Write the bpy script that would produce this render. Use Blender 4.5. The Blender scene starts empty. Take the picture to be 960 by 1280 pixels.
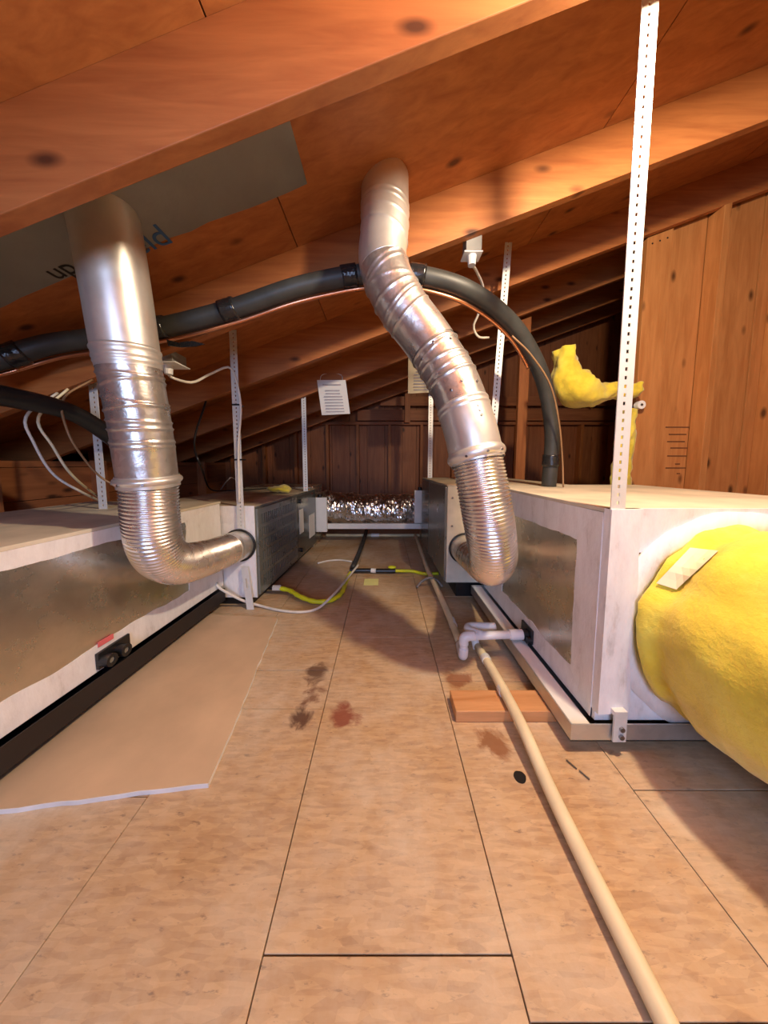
import bpy, math, random
from mathutils import Vector, noise

# ------------------------------------------------------------------ camera, world, light, exposure
SC = bpy.context.scene
COL = SC.collection
FPX, CX, CY, HC, PITCH = 365.0, 480.0, 612.0, 0.82, math.radians(5)
cam_d = bpy.data.cameras.new('camera')
cam = bpy.data.objects.new('camera', cam_d)
COL.objects.link(cam)
cam.location = (0, 0, HC)
cam.rotation_euler = (math.pi / 2 - PITCH, 0, 0)
cam_d.sensor_fit = 'HORIZONTAL'
cam_d.sensor_width = 36
cam_d.lens = 36 * FPX / 960
cam_d.shift_y = -(640 - CY) / 960
cam_d.clip_start = 0.02
SC.camera = cam

world = bpy.data.worlds.new('world')
SC.world = world
world.use_nodes = True
world.node_tree.nodes['Background'].inputs['Color'].default_value = (0.5, 0.62, 1.0, 1)
world.node_tree.nodes['Background'].inputs['Strength'].default_value = 0.0

def lamp(name, kind, loc, energy, color, **kw):
    d = bpy.data.lights.new(name, kind)
    d.energy = energy
    d.color = color
    for k, v in kw.items():
        setattr(d, k, v)
    o = bpy.data.objects.new(name, d)
    COL.objects.link(o)
    o.location = loc
    return o

# the attic's warm lamp above and to the right of the viewer, out of the picture:
# the photograph shows it on the near rafter, the pine partition and the duct lids
lamp('attic_lamp_offscreen', 'POINT', (0.70, 0.50, 1.83), 62, (1.0, 0.80, 0.56), shadow_soft_size=0.04)
# cool daylight through the gable opening behind the viewer, out of the picture
day = lamp('window_behind_offscreen', 'AREA', (-0.15, -1.60, 1.13), 24, (0.46, 0.62, 1.0), shape='RECTANGLE', size=0.96, size_y=0.82)
day.rotation_euler = (math.radians(88), 0, 0)

SC.view_settings.view_transform = 'Standard'
SC.view_settings.look = 'None'
SC.view_settings.gamma = 1
SC.view_settings.use_curve_mapping = False
SC.view_settings.exposure = 0.72

# ------------------------------------------------------------------ pixel helpers (960 x 1280 frame)
_c, _s = math.cos(PITCH), math.sin(PITCH)
def ray(px, py):
    u = (px - CX) / FPX
    v = (CY - py) / FPX
    return (u, _c + v * _s, -_s + v * _c)
def PY(px, py, Y):
    a = ray(px, py); k = Y / a[1]
    return Vector((a[0] * k, Y, HC + a[2] * k))
def PX(px, py, X):
    a = ray(px, py); k = X / a[0]
    return Vector((X, a[1] * k, HC + a[2] * k))
def PZ(px, py, z):
    a = ray(px, py); k = (z - HC) / a[2]
    return Vector((a[0] * k, a[1] * k, z))

# ------------------------------------------------------------------ materials
def nt(name):
    m = bpy.data.materials.new(name)
    m.use_nodes = True
    t = m.node_tree
    b = t.nodes['Principled BSDF']
    return m, t, b
def N(t, kind, **kw):
    n = t.nodes.new(kind)
    for k, v in kw.items():
        if k == 'inp':
            for a, b in v.items():
                n.inputs[a].default_value = b
        else:
            setattr(n, k, v)
    return n
def ramp(t, src, stops):
    r = N(t, 'ShaderNodeValToRGB')
    el = r.color_ramp.elements
    while len(el) < len(stops):
        el.new(0.5)
    for e, (p, c) in zip(el, stops):
        e.position = p
        e.color = tuple(c) + (1,) if len(c) == 3 else c
    t.links.new(src, r.inputs['Fac'])
    return r.outputs['Color']
def mix(t, fac, a, b, mode='MIX'):
    n = N(t, 'ShaderNodeMix', data_type='RGBA', blend_type=mode)
    for s, v in ((0, fac), (6, a), (7, b)):
        if hasattr(v, 'is_output'):
            t.links.new(v, n.inputs[s])
        else:
            n.inputs[s].default_value = v if s == 0 else (tuple(v) + (1,) if len(v) == 3 else v)
    return n.outputs[2]
def coords(t, scale=(1, 1, 1), rot=(0, 0, 0), world_space=False, rnd=True):
    if world_space:
        src = N(t, 'ShaderNodeNewGeometry').outputs['Position']
    else:
        src = N(t, 'ShaderNodeTexCoord').outputs['Object']
    if rnd:
        oi = N(t, 'ShaderNodeObjectInfo')
        mu = N(t, 'ShaderNodeMath', operation='MULTIPLY', inp={1: 37.0})
        t.links.new(oi.outputs['Random'], mu.inputs[0])
        ad = N(t, 'ShaderNodeVectorMath', operation='ADD')
        t.links.new(src, ad.inputs[0]); t.links.new(mu.outputs[0], ad.inputs[1])
        src = ad.outputs[0]
    mp = N(t, 'ShaderNodeMapping', inp={'Scale': scale, 'Rotation': rot})
    t.links.new(src, mp.inputs['Vector'])
    return mp.outputs['Vector']
def tex_noise(t, vec, scale, detail=4, rough=0.55, dist=0.0):
    n = N(t, 'ShaderNodeTexNoise', inp={'Scale': scale, 'Detail': detail, 'Roughness': rough, 'Distortion': dist})
    t.links.new(vec, n.inputs['Vector'])
    return n.outputs['Fac']
def bump(t, b, h, strength, dist=0.01):
    n = N(t, 'ShaderNodeBump', inp={'Strength': strength, 'Distance': dist})
    t.links.new(h, n.inputs['Height'])
    t.links.new(n.outputs['Normal'], b.inputs['Normal'])

def plain(name, col, rough=0.5, metal=0.0, var=0.12, nscale=12, bs=0.1):
    m, t, b = nt(name)
    v = coords(t)
    f = tex_noise(t, v, nscale, 5)
    lo = [c * (1 - var) for c in col]
    hi = [min(1, c * (1 + var)) for c in col]
    t.links.new(ramp(t, f, [(0.3, lo), (0.7, hi)]), b.inputs['Base Color'])
    b.inputs['Roughness'].default_value = rough
    b.inputs['Metallic'].default_value = metal
    if bs:
        bump(t, b, f, bs, 0.004)
    return m

def wood(name, axis, c_lo, c_hi, knot=True, rough=0.6):
    m, t, b = nt(name)
    sc = [9, 9, 9]; sc[axis] = 0.9
    v = coords(t, tuple(sc))
    g = tex_noise(t, v, 3.0, 6, 0.6, 0.6)
    col = ramp(t, g, [(0.25, c_lo), (0.5, [(a + b_) / 2 for a, b_ in zip(c_lo, c_hi)]), (0.75, c_hi)])
    sc2 = [60, 60, 60]; sc2[axis] = 2.5
    fine = tex_noise(t, coords(t, tuple(sc2)), 2.0, 3)
    col = mix(t, 0.12, col, ramp(t, fine, [(0.3, c_lo), (0.7, c_hi)]))
    if knot:
        sc3 = [7, 7, 7]; sc3[axis] = 3.2
        vo = N(t, 'ShaderNodeTexVoronoi', inp={'Scale': 1.0, 'Randomness': 1.0})
        t.links.new(coords(t, tuple(sc3)), vo.inputs['Vector'])
        k = ramp(t, vo.outputs['Distance'], [(0.05, (1, 1, 1)), (0.15, (0, 0, 0))])
        col = mix(t, k, col, [c * 0.28 for c in c_lo])
    t.links.new(col, b.inputs['Base Color'])
    b.inputs['Roughness'].default_value = rough
    bump(t, b, fine, 0.12, 0.002)
    return m

M = {}
RAF = ((0.28, 0.080, 0.020), (0.50, 0.185, 0.052))
PINE = ((0.40, 0.145, 0.036), (0.62, 0.28, 0.09))
for ax, nm in enumerate('xyz'):
    M['rafter_' + nm] = wood('rafter_wood_' + nm, ax, *RAF)
    M['pine_' + nm] = wood('pine_wood_' + nm, ax, *PINE)
    M['darkwood_' + nm] = wood('dark_brown_wood_' + nm, ax, (0.24, 0.075, 0.026), (0.42, 0.155, 0.058))  # darker brown tone than the pine, for outer walls and runners
M['block'] = wood('block_wood', 0, (0.45, 0.19, 0.06), (0.68, 0.36, 0.16), knot=False)

def osb():
    m, t, b = nt('dusty_osb')
    cols = None
    for i, (rot, sc) in enumerate(((0.4, (26, 130, 26)), (1.5, (22, 110, 22)), (-0.7, (24, 120, 24)))):
        vo = N(t, 'ShaderNodeTexVoronoi', inp={'Scale': 1.0})
        t.links.new(coords(t, sc, (0, 0, rot), world_space=True, rnd=True), vo.inputs['Vector'])
        sep = N(t, 'ShaderNodeSeparateColor')
        t.links.new(vo.outputs['Color'], sep.inputs[0])
        c = ramp(t, sep.outputs[0], [(0.0, (0.33, 0.175, 0.07)), (0.45, (0.47, 0.275, 0.12)), (1.0, (0.60, 0.39, 0.19))])
        cols = c if cols is None else mix(t, 0.42, cols, c)
    pos = coords(t, world_space=True, rnd=False)
    fl = tex_noise(t, coords(t, (18, 60, 18), (0, 0, 0.5), True, False), 1.6, 4, 0.7)
    cols = mix(t, ramp(t, fl, [(0.60, (0, 0, 0)), (0.70, (0.75, 0.75, 0.75))]), cols, (0.12, 0.045, 0.015))
    # pale dust lying in patches over the whole floor
    n1 = tex_noise(t, pos, 2.6, 6, 0.62)
    n2 = tex_noise(t, pos, 14, 6, 0.7)
    pa = N(t, 'ShaderNodeMapRange', inp={'From Min': 0.35, 'From Max': 0.68, 'To Min': 0.08, 'To Max': 0.62}); t.links.new(n1, pa.inputs['Value'])
    mm = N(t, 'ShaderNodeMapRange', inp={'From Min': 0.25, 'From Max': 0.6, 'To Min': 0.35, 'To Max': 1.0}); t.links.new(n2, mm.inputs['Value'])
    pr2 = N(t, 'ShaderNodeMath', operation='MULTIPLY'); t.links.new(pa.outputs[0], pr2.inputs[0]); t.links.new(mm.outputs[0], pr2.inputs[1])
    cols = mix(t, pr2.outputs[0], cols, (0.72, 0.66, 0.54))
    # brown and reddish spill stains
    wn = tex_noise(t, pos, 9, 5, 0.65, 0.8)
    for (x, y, r, c) in ((-0.262, 0.875, 0.045, (0.07, 0.022, 0.016)), (-0.255, 0.985, 0.04, (0.20, 0.09, 0.05)), (-0.27, 1.09, 0.05, (0.10, 0.04, 0.022)),
                         (-0.135, 0.895, 0.05, (0.24, 0.05, 0.03)), (0.33, 0.80, 0.055, (0.24, 0.09, 0.03)), (0.28, 1.05, 0.05, (0.28, 0.11, 0.05))):
        di = N(t, 'ShaderNodeVectorMath', operation='DISTANCE', inp={1: (x, y, 0)})
        t.links.new(pos, di.inputs[0])
        ad = N(t, 'ShaderNodeMath', operation='MULTIPLY_ADD', inp={1: 0.17}); t.links.new(wn, ad.inputs[0]); t.links.new(di.outputs['Value'], ad.inputs[2])
        k = N(t, 'ShaderNodeMapRange', inp={'From Min': r + 0.085, 'From Max': r + 0.06, 'To Max': 0.85}); t.links.new(ad.outputs[0], k.inputs['Value'])
        cols = mix(t, k.outputs[0], cols, c)
    t.links.new(cols, b.inputs['Base Color'])
    b.inputs['Roughness'].default_value = 0.55
    bump(t, b, n2, 0.3, 0.004)
    return m
M['osb'] = osb()

def metal(name, col, rough, spangle=0.0, wrinkle=0.0, wscale=9, metallic=1.0, stretch=(1, 1, 1), dirt=0.0):
    m, t, b = nt(name)
    v = coords(t)
    c = None
    if spangle:
        vo = N(t, 'ShaderNodeTexVoronoi', inp={'Scale': 55.0}); t.links.new(v, vo.inputs['Vector'])
        sep = N(t, 'ShaderNodeSeparateColor'); t.links.new(vo.outputs['Color'], sep.inputs[0])
        c = ramp(t, sep.outputs[0], [(0.0, [x * (1 - spangle) for x in col]), (1.0, col)])
    n1 = tex_noise(t, v, 6, 6, 0.65)
    base = ramp(t, n1, [(0.3, [x * (0.86 - dirt) for x in col]), (0.65, col)])
    c = mix(t, 0.5, base, c) if c is not None else base
    t.links.new(c, b.inputs['Base Color'])
    b.inputs['Metallic'].default_value = metallic
    mr = N(t, 'ShaderNodeMapRange', inp={'From Min': 0.3, 'From Max': 0.7, 'To Min': rough * 0.8, 'To Max': rough * 1.25})
    t.links.new(n1, mr.inputs['Value']); t.links.new(mr.outputs[0], b.inputs['Roughness'])
    if wrinkle:
        w = tex_noise(t, coords(t, stretch), wscale, 4, 0.55, 0.3)
        bump(t, b, w, wrinkle, 0.02)
    return m
M['galv'] = metal('galvanised_smooth', (0.86, 0.84, 0.78), 0.36, 0.06, metallic=0.75)
M['galv_spangle'] = metal('galvanised_spangled', (0.80, 0.78, 0.74), 0.30, 0.35, 0.12, 20, metallic=0.85)
M['flex'] = metal('flexible_aluminium', (0.91, 0.89, 0.87), 0.27, metallic=0.93)
M['foil'] = metal('duct_foil', (0.74, 0.70, 0.58), 0.27, 0.0, 0.08, 3.5, stretch=(1, 0.7, 2), dirt=0.12, metallic=0.92)
M['foil_crinkle'] = metal('crinkled_foil', (0.86, 0.86, 0.88), 0.27, 0.0, 0.15, 7)
M['roof_foil'] = metal('roof_barrier_foil', (0.36, 0.36, 0.335), 0.45, 0.0, 0.25, 6, metallic=0.55)
M['steel'] = metal('slotted_steel', (0.78, 0.78, 0.75), 0.45, 0.1, metallic=0.25)
M['pan_steel'] = metal('pan_steel', (0.62, 0.62, 0.60), 0.38, 0.12, metallic=0.8)
M['pan_dark'] = metal('dark_pan_steel', (0.035, 0.027, 0.025), 0.5, metallic=0.3)
M['copper'] = metal('copper', (0.80, 0.36, 0.20), 0.3)
M['cab_grey'] = metal('cabinet_grey_enamel', (0.25, 0.265, 0.25), 0.3, metallic=0.5)
M['cab_dark'] = metal('cabinet_dark_enamel', (0.16, 0.17, 0.165), 0.2, metallic=0.5)
M['cab_beige'] = plain('cabinet_beige_enamel', (0.66, 0.63, 0.52), 0.45)
M['cab_top'] = plain('dusty_cabinet_top', (0.55, 0.46, 0.33), 0.75, var=0.3, nscale=7)
M['screw'] = metal('screw_steel', (0.35, 0.35, 0.36), 0.35)

def mastic():
    m, t, b = nt('white_mastic')
    v = coords(t, (2, 2, 0.7))
    n1 = tex_noise(t, v, 11, 7, 0.68)
    t.links.new(ramp(t, n1, [(0.28, (0.62, 0.59, 0.57)), (0.42, (0.82, 0.80, 0.80)), (0.6, (0.90, 0.89, 0.89))]), b.inputs['Base Color'])
    b.inputs['Roughness'].default_value = 0.5
    bump(t, b, n1, 0.5, 0.006)
    return m
M['mastic'] = mastic()
M['board_top'] = plain('duct_board_top', (0.66, 0.59, 0.46), 0.7, var=0.2, nscale=5)
M['paper_brown'] = plain('duct_board_brown', (0.22, 0.10, 0.05), 0.8)
M['gypsum_paper'] = plain('gypsum_paper', (0.60, 0.43, 0.27), 0.65, var=0.14, nscale=4)
M['gypsum_core'] = plain('gypsum_edge', (0.82, 0.82, 0.81), 0.8)
M['black_foam'] = plain('black_pipe_foam', (0.038, 0.039, 0.036), 0.5, var=0.3)
M['black_plastic'] = plain('black_plastic', (0.012, 0.012, 0.013), 0.35)
M['black_tape'] = plain('black_tape', (0.016, 0.016, 0.017), 0.14, nscale=40, bs=1.0)
M['pvc'] = plain('white_pvc', (0.82, 0.81, 0.82), 0.3, var=0.05)
M['pvc_old'] = plain('yellowed_pvc', (0.80, 0.70, 0.46), 0.4, var=0.1)
M['white'] = plain('white_plastic', (0.80, 0.80, 0.78), 0.4, var=0.04)
M['white_cable'] = plain('white_cable', (0.74, 0.70, 0.62), 0.5)
M['brown_cable'] = plain('brown_wire', (0.30, 0.17, 0.08), 0.5)
M['grey_cable'] = plain('grey_cable', (0.25, 0.24, 0.22), 0.5)
M['yellow'] = plain('yellow_coated', (0.72, 0.78, 0.02), 0.4, var=0.08)
M['paper'] = plain('white_paper', (0.80, 0.80, 0.79), 0.7, var=0.04)
M['paper_cream'] = plain('cream_paper', (0.80, 0.72, 0.50), 0.7, var=0.05)
M['paper_ink'] = plain('grey_print', (0.45, 0.43, 0.48), 0.7)
M['blue_ink'] = plain('blue_print', (0.04, 0.12, 0.30), 0.6)
M['black_ink'] = plain('black_print', (0.02, 0.018, 0.015), 0.6)
M['stamp_ink'] = plain('stamp_ink', (0.16, 0.06, 0.02), 0.7)
M['yellow_note'] = plain('yellow_note_paper', (0.80, 0.78, 0.30), 0.7, var=0.05)
M['red_label'] = plain('red_label', (0.75, 0.16, 0.17), 0.5)
M['subfloor'] = plain('floor_joist_wood', (0.38, 0.21, 0.10), 0.9)
M['void'] = plain('dark_hole', (0.008, 0.005, 0.004), 0.9)

def fibre(name, cs):
    m, t, b = nt(name)
    v = coords(t)
    n1 = tex_noise(t, v, 5, 7, 0.65)
    n2 = tex_noise(t, v, 60, 4, 0.7)
    c = ramp(t, n1, [(0.25, cs[0]), (0.5, cs[1]), (0.75, cs[2])])
    t.links.new(c, b.inputs['Base Color'])
    b.inputs['Roughness'].default_value = 0.95
    b.inputs['Sheen Weight'].default_value = 0.3
    bump(t, b, n2, 0.5, 0.006)
    return m
M['fibre'] = fibre('yellow_fibreglass', ((0.54, 0.37, 0.015), (0.78, 0.62, 0.05), (0.86, 0.76, 0.14)))

# ------------------------------------------------------------------ geometry helpers
class G:
    def __init__(s):
        s.v, s.f = [], []
    def add(s, vs, fs):
        o = len(s.v)
        s.v += [tuple(x) for x in vs]
        s.f += [tuple(i + o for i in f) for f in fs]
        return s
    def hexa(s, p):     # 8 corners: bottom loop 0-3, top loop 4-7
        return s.add(p, [(0, 3, 2, 1), (4, 5, 6, 7), (0, 1, 5, 4), (1, 2, 6, 5), (2, 3, 7, 6), (3, 0, 4, 7)])
    def box(s, x0, x1, y0, y1, z0, z1):
        return s.hexa([(x0, y0, z0), (x1, y0, z0), (x1, y1, z0), (x0, y1, z0), (x0, y0, z1), (x1, y0, z1), (x1, y1, z1), (x0, y1, z1)])
    def prism(s, poly, d):   # planar polygon (3-d points) extruded by vector d
        n = len(poly); d = Vector(d)
        vs = [Vector(p) for p in poly] + [Vector(p) + d for p in poly]
        return s.add(vs, [tuple(range(n)), tuple(range(2 * n - 1, n - 1, -1))] + [(i, i + n, (i + 1) % n + n, (i + 1) % n) for i in range(n)])
    def tube(s, pts, r, seg=12, step=None, smooth=True, caps=True, fn=None, flat=None):
        path = spline(pts, step or 0.01) if smooth else [Vector(p) for p in pts]
        rings = []
        T = None
        nrm = None
        acc = 0.0
        L = sum((path[i + 1] - path[i]).length for i in range(len(path) - 1))
        for i, p in enumerate(path):
            t = (path[min(i + 1, len(path) - 1)] - path[max(i - 1, 0)]).normalized()
            if nrm is None:
                ref = Vector((1, 0, 0)) if abs(t.x) < 0.8 else Vector((0, 0, 1))
                nrm = (ref - t * ref.dot(t)).normalized()
            else:
                nrm = (nrm - t * nrm.dot(t)).normalized()
            bn = t.cross(nrm)
            if i:
                acc += (path[i] - path[i - 1]).length
            rr = []
            for k in range(seg):
                a = 2 * math.pi * k / seg
                rad = fn(acc, a, acc / L, p) if fn else r
                rr.append(p + (nrm * math.cos(a) + bn * math.sin(a)) * rad)
            rings.append(rr)
        vs = [q for rr in rings for q in rr]
        fs = []
        for i in range(len(rings) - 1):
            for k in range(seg):
                a, b = i * seg + k, i * seg + (k + 1) % seg
                fs.append((a, b, b + seg, a + seg))
        if caps:
            fs.append(tuple(range(seg - 1, -1, -1)))
            fs.append(tuple(range((len(rings) - 1) * seg, len(rings) * seg)))
        return s.add(vs, fs)
    def cyl(s, a, b, r, seg=16, r2=None):
        r2 = r if r2 is None else r2
        a, b = Vector(a), Vector(b)
        return s.tube([a, b], r, seg, smooth=False, fn=lambda acc, an, f, p: r + (r2 - r) * f)
    def ring(s, c, nrm, r0, r1, th, seg=40):    # annulus of thickness th
        c, nrm = Vector(c), Vector(nrm).normalized()
        ref = Vector((0, 0, 1)) if abs(nrm.z) < 0.8 else Vector((1, 0, 0))
        u = ref.cross(nrm).normalized(); w = nrm.cross(u)
        vs = []
        for k in range(seg):
            a = 2 * math.pi * k / seg
            d = u * math.cos(a) + w * math.sin(a)
            vs += [c + d * r0, c + d * r1, c + d * r1 + nrm * th, c + d * r0 + nrm * th]
        fs = []
        for k in range(seg):
            a, b = 4 * k, 4 * ((k + 1) % seg)
            for j in range(4):
                fs.append((a + j, a + (j + 1) % 4, b + (j + 1) % 4, b + j))
        return s.add(vs, fs)
    def ball(s, c, r, seg=16, rows=10, sq=(1, 1, 1)):
        c = Vector(c); vs = []; fs = []
        for i in range(rows + 1):
            ph = math.pi * i / rows
            for k in range(seg):
                a = 2 * math.pi * k / seg
                vs.append(c + Vector((math.sin(ph) * math.cos(a) * sq[0], math.sin(ph) * math.sin(a) * sq[1], math.cos(ph) * sq[2])) * r)
        for i in range(rows):
            for k in range(seg):
                a, b = i * seg + k, i * seg + (k + 1) % seg
                fs.append((a, a + seg, b + seg, b))
        return s.add(vs, fs)
    def jitter(s, amp, freq, seed=0):
        out = []
        for p in s.v:
            q = Vector(p) * freq + Vector((seed, seed * 1.7, -seed))
            d = noise.noise_vector(q) + noise.noise_vector(q * 2.3) * 0.5
            out.append(tuple(Vector(p) + d * amp))
        s.v = out
        return s

def spline(pts, step):
    P = [Vector(p) for p in pts]
    if len(P) == 2:
        n = max(2, int((P[1] - P[0]).length / step) + 1)
        return [P[0].lerp(P[1], i / (n - 1)) for i in range(n)]
    Q = [2 * P[0] - P[1]] + P + [2 * P[-1] - P[-2]]
    dense = []
    for i in range(1, len(Q) - 2):
        p0, p1, p2, p3 = Q[i - 1:i + 3]
        for k in range(40):
            t = k / 40
            dense.append(0.5 * ((2 * p1) + (p2 - p0) * t + (2 * p0 - 5 * p1 + 4 * p2 - p3) * t * t + (3 * p1 - p0 - 3 * p2 + p3) * t ** 3))
    dense.append(P[-1])
    cum = [0.0]
    for i in range(1, len(dense)):
        cum.append(cum[-1] + (dense[i] - dense[i - 1]).length)
    n = max(2, int(cum[-1] / step) + 1)
    out = []; j = 0
    for i in range(n):
        d = cum[-1] * i / (n - 1)
        while j < len(cum) - 2 and cum[j + 1] < d:
            j += 1
        e = cum[j + 1] - cum[j]
        out.append(dense[j].lerp(dense[j + 1], (d - cum[j]) / e if e > 1e-9 else 0))
    return out

def thing(name, label, cat, loc=(0, 0, 0), group=None, kind=None):
    o = bpy.data.objects.new(name, None)
    COL.objects.link(o)
    o.location = loc
    o.empty_display_size = 0.05
    tag(o, label, cat, group, kind)
    return o
def tag(o, label=None, cat=None, group=None, kind=None):
    if label: o['label'] = label
    if cat: o['category'] = cat
    if group: o['group'] = group
    if kind: o['kind'] = kind
    return o
def wloc(o):
    v = Vector(o.location)
    while o.parent:
        o = o.parent
        v += Vector(o.location)
    return v
def obj(name, g, mat, parent=None, smooth=False, bevel=0.0, mats=None):
    """geometry is given in world space; the object's origin is put at its base centre"""
    xs = [p[0] for p in g.v]; ys = [p[1] for p in g.v]; zs = [p[2] for p in g.v]
    c = Vector(((min(xs) + max(xs)) / 2, (min(ys) + max(ys)) / 2, min(zs)))
    me = bpy.data.meshes.new(name)
    me.from_pydata([tuple(Vector(p) - c) for p in g.v], [], g.f)
    me.update()
    if smooth:
        me.polygons.foreach_set('use_smooth', [True] * len(me.polygons))
    me.materials.append(M[mat])
    for mm in (mats or []):
        me.materials.append(M[mm])
    o = bpy.data.objects.new(name, me)
    COL.objects.link(o)
    if parent:
        o.parent = parent
        o.location = c - wloc(parent)
    else:
        o.location = c
    import bmesh
    bm = bmesh.new(); bm.from_mesh(me); bmesh.ops.recalc_face_normals(bm, faces=bm.faces); bm.to_mesh(me); bm.free()
    if bevel:
        md = o.modifiers.new('bevel', 'BEVEL'); md.width = bevel; md.segments = 2; md.limit_method = 'ANGLE'
        md.harden_normals = False
    return o
rnd = random.Random(7)

# ------------------------------------------------------------------ the setting: roof
SL, H0 = 0.36, 1.62                  # roof slope and rafter underside height at x = 0
def zb(x): return H0 + SL * x
RD = 0.20                            # rafter depth (vertical)
ceiling = thing('ceiling', 'sloping orange wooden attic roof with rafters and sheathing', 'ceiling', (0, 0, 0), kind='structure')
RY = [0.67 + 0.61 * k for k in range(-4, 6)]
def slab(x0, x1, y0, y1, dz0, dz1):
    g = G()
    g.hexa([(x0, y0, zb(x0) + dz0), (x1, y0, zb(x1) + dz0), (x1, y1, zb(x1) + dz0), (x0, y1, zb(x0) + dz0),
            (x0, y0, zb(x0) + dz1), (x1, y0, zb(x1) + dz1), (x1, y1, zb(x1) + dz1), (x0, y1, zb(x0) + dz1)])
    return g
for y in RY:
    obj('rafter', slab(-2.5, 3.7, y - 0.019, y + 0.019, 0, RD), 'rafter_x', ceiling, bevel=0.002)
xj = [-2.55, -1.56, -0.35, 0.86, 2.07, 3.28, 3.75]
yj = [-1.80, -0.55, 0.67, 1.89, 3.11, 4.20]
for a, b in zip(xj, xj[1:]):
    for c, d in zip(yj, yj[1:]):
        obj('roof_panel', slab(a + 0.002, b - 0.002, c + 0.002, d - 0.002, RD, RD + 0.016), 'rafter_x', ceiling)

# ------------------------------------------------------------------ floor
floor = obj('floor', G().box(-2.4, 3.7, -1.75, 4.15, -0.06, -0.02), 'subfloor')
tag(floor, 'attic floor of worn strand board panels dusted with pale powder', 'floor', kind='structure')
cols = [-2.18, -1.78, -1.38, -0.98, -0.585, -0.203, 0.215, 0.63, 1.03, 1.43, 1.83, 2.23]
for i, (a, b) in enumerate(zip(cols, cols[1:])):
    if i == 4:
        cuts = [-1.7, -0.4, 0.30, 0.915, 1.10, 1.32, 2.45, 3.3, 4.1]
    elif i == 5:
        cuts = [-1.7, -0.1, 0.42, 1.32, 2.05, 3.1, 4.1]
    elif i == 6:
        cuts = [-1.7, -0.3, 0.36, 1.04, 1.75, 2.6, 4.1]
    else:
        cuts = [-1.7]
        while cuts[-1] < 4.1:
            cuts.append(cuts[-1] + rnd.uniform(0.9, 1.4))
        cuts[-1] = 4.1
    for c, d in zip(cuts, cuts[1:]):
        dz = rnd.uniform(-0.0015, 0.0)
        obj('floor_panel', G().box(a + 0.0012, b - 0.0012, c + 0.0012, d - 0.0012, -0.02, dz), 'osb', floor, bevel=0.001)
obj('floor_panel', G().box(2.232, 3.65, -1.7, 4.1, -0.02, 0), 'osb', floor)

# ------------------------------------------------------------------ walls
def wall(name, label):
    return thing(name, label, 'wall', (0, 0, 0), kind='structure')
wb = wall('wall_back', 'dark brown wooden gable wall with studs and vertical boards')
WY = 4.02
x = -2.3
sx = [PY(p, 560, WY - 0.09).x for p in (409, 447, 487, 527)]
dx = sx[2] - sx[1]
studs = [sx[0] - dx * k for k in range(1, 4)][::-1] + sx + [sx[-1] + dx * k for k in range(1, 7)]
plate_z = PY(480, 531, WY - 0.09).z
for i, xs in enumerate(studs):
    obj('stud', G().box(xs - 0.019, xs + 0.019, WY - 0.089, WY, 0, min(plate_z, zb(xs - 0.019) + RD - 0.002)), 'rafter_z', wb, bevel=0.002)
edges = [-2.3]
while edges[-1] < 3.6:
    edges.append(edges[-1] + rnd.choice((0.19, 0.24, 0.29)))
for a, b in zip(edges, edges[1:]):
    zt = min(zb(a), zb(b)) + 0.18
    obj('board', G().box(a + 0.002, b - 0.002, WY + 0.001, WY + 0.02, 0, zt), 'darkwood_z', wb)
obj('top_plate', G().box((plate_z + 0.04 - H0 - RD) / SL + 0.01, 3.5, WY - 0.092, WY, plate_z, plate_z + 0.04), 'darkwood_x', wb, bevel=0.002)
obj('cross_beam', G().box(-0.35, 3.4, WY - 0.13, WY - 0.093, plate_z + 0.05, plate_z + 0.19), 'darkwood_x', wb, bevel=0.003)
obj('cross_beam', G().box(-0.05, 3.4, WY - 0.13, WY - 0.093, plate_z + 0.24, plate_z + 0.36), 'darkwood_x', wb, bevel=0.003)
obj('brace', G().box(0.27, 0.34, WY - 0.17, WY - 0.13, plate_z + 0.02, zb(0.3) + 0.05), 'darkwood_z', wb, bevel=0.002)

# right partition: flat stud, edge stud, wide boards
wr = wall('wall_right', 'orange pine partition wall with knotty boards behind the insulated duct')
WR = 1.955
s1a, s1b = PY(795, 500, WR - 0.038).x, PY(825, 500, WR - 0.038).x
def post(parent, name, x0, x1, y0, y1, mat, zlo=0.0, cut=0.0):
    g = G()
    g.hexa([(x0, y0, zlo), (x1, y0, zlo), (x1, y1, zlo), (x0, y1, zlo), (x0, y0, zb(x0) - cut), (x1, y0, zb(x1) - cut), (x1, y1, zb(x1) - cut), (x0, y1, zb(x0) - cut)])
    return obj(name, g, mat, parent, bevel=0.002)
fs = post(wr, 'stud', s1a, s1b, WR - 0.038, WR, 'pine_z')
for k in range(3):
    nx = s1a + 0.03 + k * 0.045
    obj('nail_head', G().cyl((nx, WR - 0.040, zb(nx) - 0.045), (nx, WR - 0.037, zb(nx) - 0.045), 0.005, 8), 'black_plastic', wr)
s2 = PY(886, 480, WR - 0.089).x
post(wr, 'stud', s2 - 0.005, s2 + 0.037, WR - 0.092, WR, 'pine_z')
for k in (1, 2, 3):
    post(wr, 'stud', s2 + 0.42 * k, s2 + 0.42 * k + 0.038, WR - 0.089, WR, 'pine_z')
be = [s1b + 0.006, s2 + 0.0, PY(938, 440, WR).x, PY(938, 440, WR).x + 0.38, PY(938, 440, WR).x + 0.76, 3.6]
for i, (a, b) in enumerate(zip(be, be[1:])):
    post(wr, 'board', a + 0.006, b - 0.006, WR + 0.001, WR + 0.02, 'pine_z', cut=-0.12)
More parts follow.
